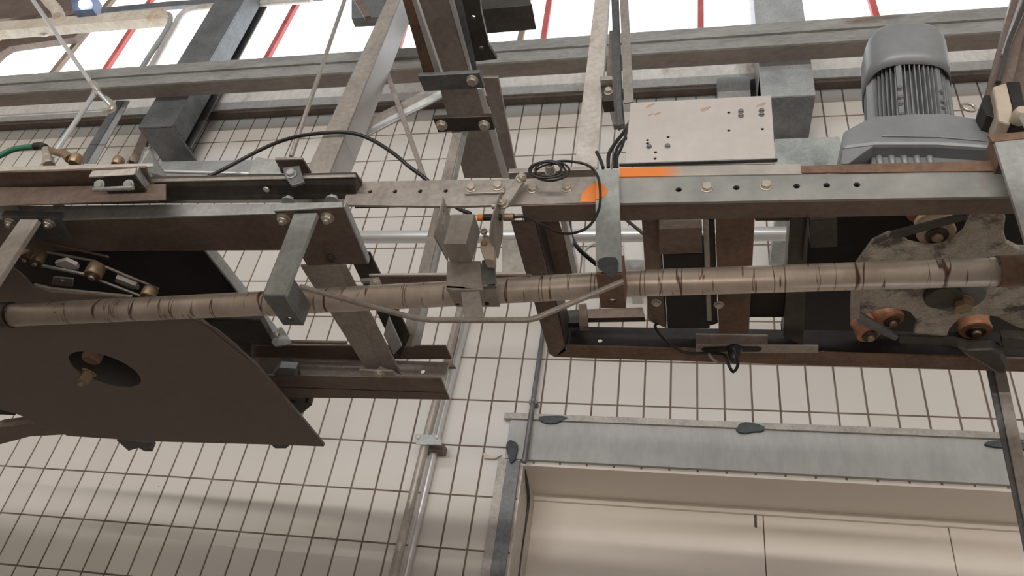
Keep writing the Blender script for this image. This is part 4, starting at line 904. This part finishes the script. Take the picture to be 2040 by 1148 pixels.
# depth beam
db = T('cross_beam', 'heavy galvanised cross beam running back from the end plate to the lower channel', 'beam', P(660, 600, Z=.95))
def SP(x, y):
    """point on the gently falling underside of the cross beam"""
    t = (y - 530) / 215; return P(x, y, Z=.995 - .06 * t)
b = BM(); plate(b, [SP(598, 530), SP(676, 530), SP(758, 730), SP(742, 745), SP(735, 745)], (0, 0, .006)); part('lower_flange', b, STEEL, db)
b = BM(); plate(b, [SP(676, 530), SP(688, 530), SP(800, 748), SP(758, 730)], (0, 0, .006)); part('lip', b, STEEL, db, 'lighter lip')
b = BM(); plate(b, [SP(688, 530) + Vector((0, 0, .03)), SP(730, 526) + Vector((0, 0, .03)), SP(812, 690) + Vector((0, 0, .03)), SP(790, 735) + Vector((0, 0, .03))], (0, 0, .006)); part('upper_flange', b, DARK, db)  # dark plate stands in for the shaded inside of the beam
b = BM(); plate(b, [P(774, 632, Z=.965), P(800, 690, Z=.955), P(784, 708, Z=.953), P(764, 668, Z=.96)], (0, 0, .006)); part('end_lug', b, GALV, db, 'pale lug')
# lower channel
lc = T('lower_channel', 'brown open channel ending in mid-air below the cross beam', 'channel', P(720, 750, Y=1.6))
Y1 = 1.60
def row(pts, Y): return [P(x, y, Y=Y) for x, y in pts]
zt3 = P(700, 690, Y=Y1).z
b = BM(); plate(b, [P(500, 690, Z=zt3 - CH), P(888, 690, Z=zt3 - CH), P(900, 716, Z=zt3 - CH), P(500, 719, Z=zt3 - CH)], (0, 0, .005)); part('top_flange', b, BROWN, lc)
Y2 = P(700, 718, Z=zt3 - CH).y
xl, xr = P(500, 735, Y=Y2).x, P(893, 735, Y=Y2).x
zb3 = P(700, 750, Y=Y1).z
b = BM(); plate(b, [(xl, Y2 - .005, zb3), (xr, Y2 - .005, zb3), (xr, Y2 - .005, zt3), (xl, Y2 - .005, zt3)], (0, .005, 0), [circ(P(842, 740, Y=Y2 - .005), .0062, XA, ZA, 14)]); part('web', b, STEEL, lc)
b = BM(); plate(b, [P(530, 748, Z=zb3 - CH), P(878, 754, Z=zb3 - CH), P(896, 797, Z=zb3 - CH), P(540, 792, Z=zb3 - CH)], (0, 0, .005)); part('bottom_flange', b, BROWN, lc)
b = BM(); plate(b, [P(866, 754, Y=Y1), P(888, 690, Y=Y1), P(900, 712, Y=Y1 + .05), P(880, 775, Y=Y1 + .05)], (.004, 0, 0)) 
b.free()
b = BM(); slab(b, [(500, 684), (888, 687), (888, 690), (500, 688)], (0, .004, 0), Y=Y1 - .002); part('front_edge', b, STEEL, lc)
b = BM(); plate(b, [P(716, 738, Z=zb3 - CH - .006), P(782, 740, Z=zb3 - CH - .006), P(790, 750, Z=zb3 - CH - .006), P(720, 749, Z=zb3 - CH - .006)], (0, 0, .005)); part('splice_plate', b, STEEL, lc)
b = BM(); hexbolt(b, P(755, 744, Z=zb3 - CH - .006), -ZA, .010, .008); part('bolt', b, SILVER, lc)
b = BM(); slab(b, [(890, 704), (908, 732), (880, 732)], (0, .01, 0), Y=Y2 + .05)
one('channel_end_tab', b, BROWN, 'small brown triangular tab behind the open end of the lower channel', 'tab')
# thin rail behind pipe, middle
mr = T('middle_rail', 'thin level angle rail seen between the cross beam and the saddle clamp', 'rail', P(900, 550, Y=1.25))
b = BM(); slab(b, [(735, 545), (1048, 541), (1048, 549), (735, 551)], (0, .004, 0), Y=1.25); part('front_edge', b, PALE, mr)
b = BM(); zz = P(900, 551, Y=1.25).z - CH; plate(b, [P(735, 551, Z=zz), P(1060, 549, Z=zz), P(1062, 570, Z=zz), P(735, 575, Z=zz)], (0, 0, .004)); part('underside', b, BROWN, mr)
cr = T('rail_clip', 'small bolted clip on the middle rail just right of the cross beam', 'clip', P(745, 560, Y=1.24))
b = BM(); slab(b, [(716, 555), (755, 552), (760, 566), (758, 574), (736, 560), (718, 560)], (0, .01, 0), Y=1.24); part('clip', b, STEEL, cr)
b = BM(); hexbolt(b, P(746, 566, Y=1.24), -ZA - YA, .008, .008); part('bolt', b, SILVER, cr)
b = BM(); slab(b, [(1000, 478), (1046, 478), (1058, 543), (1000, 543)], (0, .02, 0), Y=1.58)
part('grey_rear_plate', b, STEEL, fr)  # separate plate behind, grouped with the frame without touching it
# black cover above left machine
bc2 = T('black_cover', 'wide black cover plate above the chain of the left machine', 'cover', P(300, 560, Z=1.02))
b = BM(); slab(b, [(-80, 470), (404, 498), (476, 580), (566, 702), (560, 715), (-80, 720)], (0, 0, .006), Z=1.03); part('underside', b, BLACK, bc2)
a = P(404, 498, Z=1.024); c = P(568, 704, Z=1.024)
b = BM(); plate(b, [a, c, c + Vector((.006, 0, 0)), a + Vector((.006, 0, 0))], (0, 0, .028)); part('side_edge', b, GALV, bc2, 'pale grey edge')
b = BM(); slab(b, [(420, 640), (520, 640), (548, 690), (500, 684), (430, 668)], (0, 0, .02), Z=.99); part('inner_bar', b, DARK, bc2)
e = T('corner_clip', 'small upright clip bolted at the right edge of the black cover', 'clip', P(560, 670, Y=1.55))
b = BM(); slab(b, [(540, 682), (556, 652), (562, 652), (580, 680), (576, 686), (548, 690)], (0, .006, 0), Y=1.55); part('clip', b, GALV, e)
b = BM(); hexbolt(b, P(552, 668, Y=1.55), (-1, -1, 0), .007, .008); part('bolt', b, SILVER, e)
b = BM(); tube(b, [P(575, 681, Y=1.57), P(690, 683, Y=1.57)], .005, 8)
one('thin_brown_rod', b, BROWN, 'thin brown rod running from the corner clip to the cross beam', 'rod')
# big brown guard plate with a round hole
ZG = .86
gpl = T('guard_plate', 'large flat dull brown guard plate with a round hole, hanging under the left machine', 'guard plate', P(300, 760, Z=ZG))
out = [(-40, 512), (20, 530), (50, 553), (66, 572), (100, 580), (150, 584), (220, 588), (262, 597), (330, 612), (398, 640), (430, 656), (470, 688), (508, 728), (556, 782), (600, 835), (645, 890), (560, 887), (300, 880), (135, 869), (70, 842), (35, 826), (-60, 800)]
hc = P(209, 738, Z=ZG)
ra_ = (P(280, 765, Z=ZG) - P(136, 708, Z=ZG)).length / 2
b = BM(); slab(b, out, (0, 0, .004), Z=ZG, holes=()); b.free()
b = BM(); plate(b, [P(x, y, Z=ZG) for x, y in out], (0, 0, .004), [circ(hc, ra_ * .98, XA, YA, 40)]); part('plate', b, BROWN2, gpl)
b = BM(); zz = ZG - .001; plate(b, [P(x, y, Z=ZG - .0) for x, y in ((398, 640), (508, 728), (600, 835), (645, 890), (646, 888), (600.5, 833), (508.5, 726), (399, 638))], (0, 0, .008)); part('rolled_edge', b, BROWN2, gpl, 'lighter rolled edge')
b = BM(); slab(b, [(66, 568), (100, 576), (262, 592), (262, 597), (220, 591), (100, 583)], (0, 0, .006), Z=ZG - .001); part('rolled_edge', b, STEEL, gpl)
sf = T('centre_shaft', 'worn shaft end with a square nut in the round hole of the guard plate', 'shaft', P(190, 735, Z=.86))
b = BM(); lathe(b, [(.024, .05), (.024, .012), (.020, .004)], P(178, 722, Z=ZG + .01), ZA, 24); part('shaft', b, RUSTY, sf)
b = BM(); hexbolt(b, P(178, 742, Z=ZG), (-.2, 0, -1), .014, .03, True, .01); part('nut', b, BRASS, sf)
b = BM(); lathe(b, [(0, .0), (.15, .0), (.15, .006)], P(209, 720, Z=ZG + .07), ZA, 40)
one('hub_disc', b, BLACK, 'dark wheel disc just visible through the round hole of the guard plate', 'disc')
# guard plate fittings
def fit(pts, Z, h, mat, label, nm='edge_bracket', cat='bracket'):
    b = BM(); slab(b, pts, (0, 0, h), Z=Z); return one(nm, b, mat, label, cat)
fit([(232, 878), (262, 880), (306, 886), (296, 893), (304, 900), (288, 900), (276, 893), (256, 899)], .865, .03, DARK, 'dark angular bracket poking out under the guard plate edge')
fit([(536, 884), (580, 886), (570, 894), (548, 894)], .87, .02, DARK, 'small dark clip under the far corner of the guard plate')
fit([(-40, 864), (0, 852), (70, 844), (135, 850), (138, 866), (60, 870), (0, 886), (-40, 898)], .872, .03, BROWN, 'brown strut leaving under the guard plate at the left edge', 'support_strut', 'strut')
fit([(-60, 790), (10, 795), (38, 820), (30, 828), (-60, 824)], .90, .03, BLACK, 'black box corner at the left edge under the guard plate', 'black_box', 'box')
e = T('hinge_bracket', 'dark lumpy hinge bracket between the guard plate and the lower channel', 'bracket', P(590, 770, Z=.92))
b = BM(); z = .93
plate(b, [P(x, y, Z=z) for x, y in ((552, 742), (588, 742), (600, 768), (622, 802), (616, 812), (600, 826), (560, 785))], (0, 0, .02), [circ(P(583, 800, Z=z), .0085, XA, YA, 14)]); part('bracket_plate', b, DARK, e)
b = BM(); slab(b, [(544, 745), (556, 733), (590, 735), (592, 748), (575, 752)], (0, 0, .02), Z=.915); part('lug', b, GALVD, e)
b = BM(); lathe(b, [(.010, 0), (.010, .02)], P(614, 806, Z=.915), ZA, 16); part('pin', b, DARK, e)
# ---------------- chain of the left machine
ZC = .955
def crol(x, y, r, h, label, mat=BRASS, tilt=(0, 0, 1)):
    e = T('chain_roller', label, 'chain roller', P(x, y, Z=ZC), 'bronze rollers of the left chain')
    b = BM(); lathe(b, [(r * .9, 0), (r, h * .12), (r, h * .88), (r * .9, h)], P(x, y, Z=ZC) - Vector((0, 0, h / 2)), Vector(tilt), 28); part('roller', b, mat, e, None, 0)
    b = BM(); lathe(b, [(r * .35, -h * .25), (r * .35, 0)], P(x, y, Z=ZC) - Vector((0, 0, h / 2)), Vector(tilt), 14); part('pin', b, SILVER, e, None, 0)
    return e
crol(54, 510, .014, .022, 'small reddish chain roller nearest the left hanger', RUSTY)
crol(77, 514, .015, .030, 'bronze chain roller second from the left hanger')
crol(190, 540, .020, .032, 'large shiny bronze chain roller in the middle of the left chain')
crol(298, 584, .018, .028, 'bronze chain roller just above the long pipe')
def link_plate(p0, p1, wpx, mat, label, dz=0.0, h=.005):
    a = P(*p0, Z=ZC + dz); c = P(*p1, Z=ZC + dz); d = (c - a).normalized(); s = Vector((-d.y, d.x, 0)) * wpx
    b = BM()
    plate(b, [a - s * .7, a - d * .006, a + s * .7, c + s * .7, c + d * .006, c - s * .7], (0, 0, h)); one('chain_side_plate', b, mat, label, 'chain link', 'side plates of the left chain')
link_plate((68, 528), (186, 552), .006, BRIGHT, 'bright scratched side plate in front of the left chain', -.015)
link_plate((92, 504), (188, 522), .004, STEEL, 'thin side plate behind the first two links of the left chain', .015)
link_plate((88, 485), (212, 513), .004, BROWN, 'rear guard strip behind the left chain', .03)
link_plate((190, 558), (280, 592), .005, STEEL, 'front side plate of the last link of the left chain', -.012)
link_plate((205, 532), (312, 576), .005, STEEL, 'rear side plate of the last link of the left chain', .012)
b = BM(); slab(b, [(108, 524), (130, 519), (152, 529), (156, 537), (140, 538), (112, 530)], (0, 0, .01), Z=ZC); one('chain_bush', b, WHITEP, 'pale flat bush between two rollers of the left chain', 'bush')
b = BM(); slab(b, [(230, 554), (270, 570), (276, 578), (262, 576), (228, 562)], (0, 0, .012), Z=ZC); one('chain_bush', b, STEEL, 'dull flat bush in the last link of the left chain', 'bush')
b = BM(); plate(b, [P(x, y, Z=.90) for x, y in ((102, 568), (106, 552), (146, 556), (144, 572))], (0, 0, .004), [circ(P(125, 559, Z=.90), .004, XA, YA, 12)])
one('drilled_tab', b, STEEL, 'small pale tab with a drilled hole on the guard plate rim under the left chain', 'tab')
# hose fittings top left
hs_ = T('green_hose', 'green air hose with a black ferrule coming in from the left edge', 'hose', P(40, 300, Y=.998))
b = BM(); tube(b, smooth_path([P(-40, 330, Y=.998), P(0, 310, Y=.998), P(30, 297, Y=.998), P(70, 292, Y=.998)], 6), .0065, 14); part('hose', b, GREENH, hs_)
b = BM(); tube(b, smooth_path([P(68, 292, Y=.998), P(82, 291, Y=.998), P(91, 295, Y=.998)], 5), .0085, 14); part('ferrule', b, RUBBER, hs_)
ff = T('hose_fitting', 'metal hose fittings with a bent brass arm on top of the left bar', 'fitting', P(95, 315, Y=.998))
b = BM(); tube(b, [P(92, 298, Y=.998), P(96, 318, Y=.998)], .010, 8); tube(b, [P(96, 318, Y=.998), P(98, 330, Y=.998)], .013, 8); part('union', b, SILVER, ff)
b = BM(); tube(b, smooth_path([P(93, 296, Y=.998), P(110, 303, Y=.998), P(128, 307, Y=.998), P(140, 317, Y=.998)], 6), [.006 + .0003 * i for i in range(19)], 12); part('bent_arm', b, BRASS, ff)
b = BM(); lathe(b, [(.012, 0), (.014, .01), (.014, .022), (.010, .026)], P(146, 327, Y=.998), ZA, 8); part('knob', b, BRASS, ff)
for x, y, mat, lab in ((236, 322, BRASS, 'small rusty knob on top of the bar left of the rail clamp'), (268, 318, BROWN, 'brown square stub on top of the bar beside the rail clamp')):
    b = BM(); lathe(b, [(.011, -.012), (.013, 0), (.012, .008), (.004, .012)], P(x, y, Y=1.0), ZA, 10 if mat is BRASS else 4); one('bar_knob', b, mat, lab, 'knob')
# ---------------- cables
b = BM(); tube(b, smooth_path([P(400, 360, Y=1.22), P(450, 335, Y=1.22), P(520, 298, Y=1.22), P(570, 278, Y=1.21), P(625, 267, Y=1.19), P(690, 264, Y=1.19), P(735, 276, Y=1.20), P(780, 303, Y=1.21), P(815, 332, Y=1.22), P(850, 358, Y=1.24), P(905, 410, Y=1.26), P(938, 426, Y=1.26)], 7), .0048, 12)
one('black_cable', b, RUBBER, 'thick black cable arching over the tiles behind the tilted post', 'cable')
b = BM(); tube(b, smooth_path([P(1134, 438, Y=1.30), P(1138, 470, Y=1.29), P(1154, 497, Y=1.27), P(1190, 528, Y=1.25)], 7), .0048, 12)
one('black_cable', b, RUBBER, 'black cable sagging behind the burnt hanger inside the drive frame', 'cable')
b = BM(); tube(b, smooth_path([P(1188, 484, Y=2.692), P(1172, 492, Y=2.692), P(1164, 506, Y=2.692), P(1163, 548, Y=2.692)], 6), .0035, 10)
one('grey_thin_cable', b, GALV, 'thin grey cable in front of the tiles behind the sagging black cable', 'cable')
b = BM(); tube(b, smooth_path([P(1212, 334, Y=1.16), P(1213, 308, Y=1.16), P(1226, 285, Y=1.16), P(1244, 262, Y=1.17), P(1256, 240, Y=1.19)], 6), .0042, 10)
tube(b, smooth_path([P(1224, 334, Y=1.165), P(1226, 305, Y=1.165), P(1237, 284, Y=1.165), P(1250, 275, Y=1.17)], 6), .0035, 10)
tube(b, smooth_path([P(1230, 334, Y=1.15), P(1230, 312, Y=1.15), P(1240, 290, Y=1.15), P(1252, 250, Y=1.17)], 6), .003, 10)
one('cable_bundle', b, RUBBER, 'bundle of black cables rising behind the left edge of the light sheet', 'cable')
b = BM(); tube(b, smooth_path([P(1188, 302, Y=.998), P(1196, 318, Y=.998), P(1202, 336, Y=.998)], 5), .0035, 8)
one('cable_end', b, RUBBER, 'short black cable end beside the foot of the pale upright', 'cable')
b = BM(); tube(b, [P(1240, 432, Y=1.3), P(1284, 468, Y=1.3)], .004, 8)
one('dark_stay_rod', b, DARK, 'short dark rod crossing in front of the white housing', 'rod')
# ---------------------------------------------------------------- small wall details
wm = T('wall_stain_patch', 'pale broken mortar patch at the left end of the zinc lintel', 'patch', P(975, 905, Y=2.69))
b = BM(); slab(b, [(962, 902), (982, 909), (1000, 906), (986, 914), (964, 913)], (0, .01, 0), Y=2.688); part('mortar', b, CREAM, wm)
b = BM(); slab(b, [(1502, 1010), (1507, 1010), (1508, 1052), (1503, 1050)], (0, .002, 0), Y=2.982)
one('tar_streak', b, DARK, 'black tar-like streak on the middle cream door panel', 'stain')
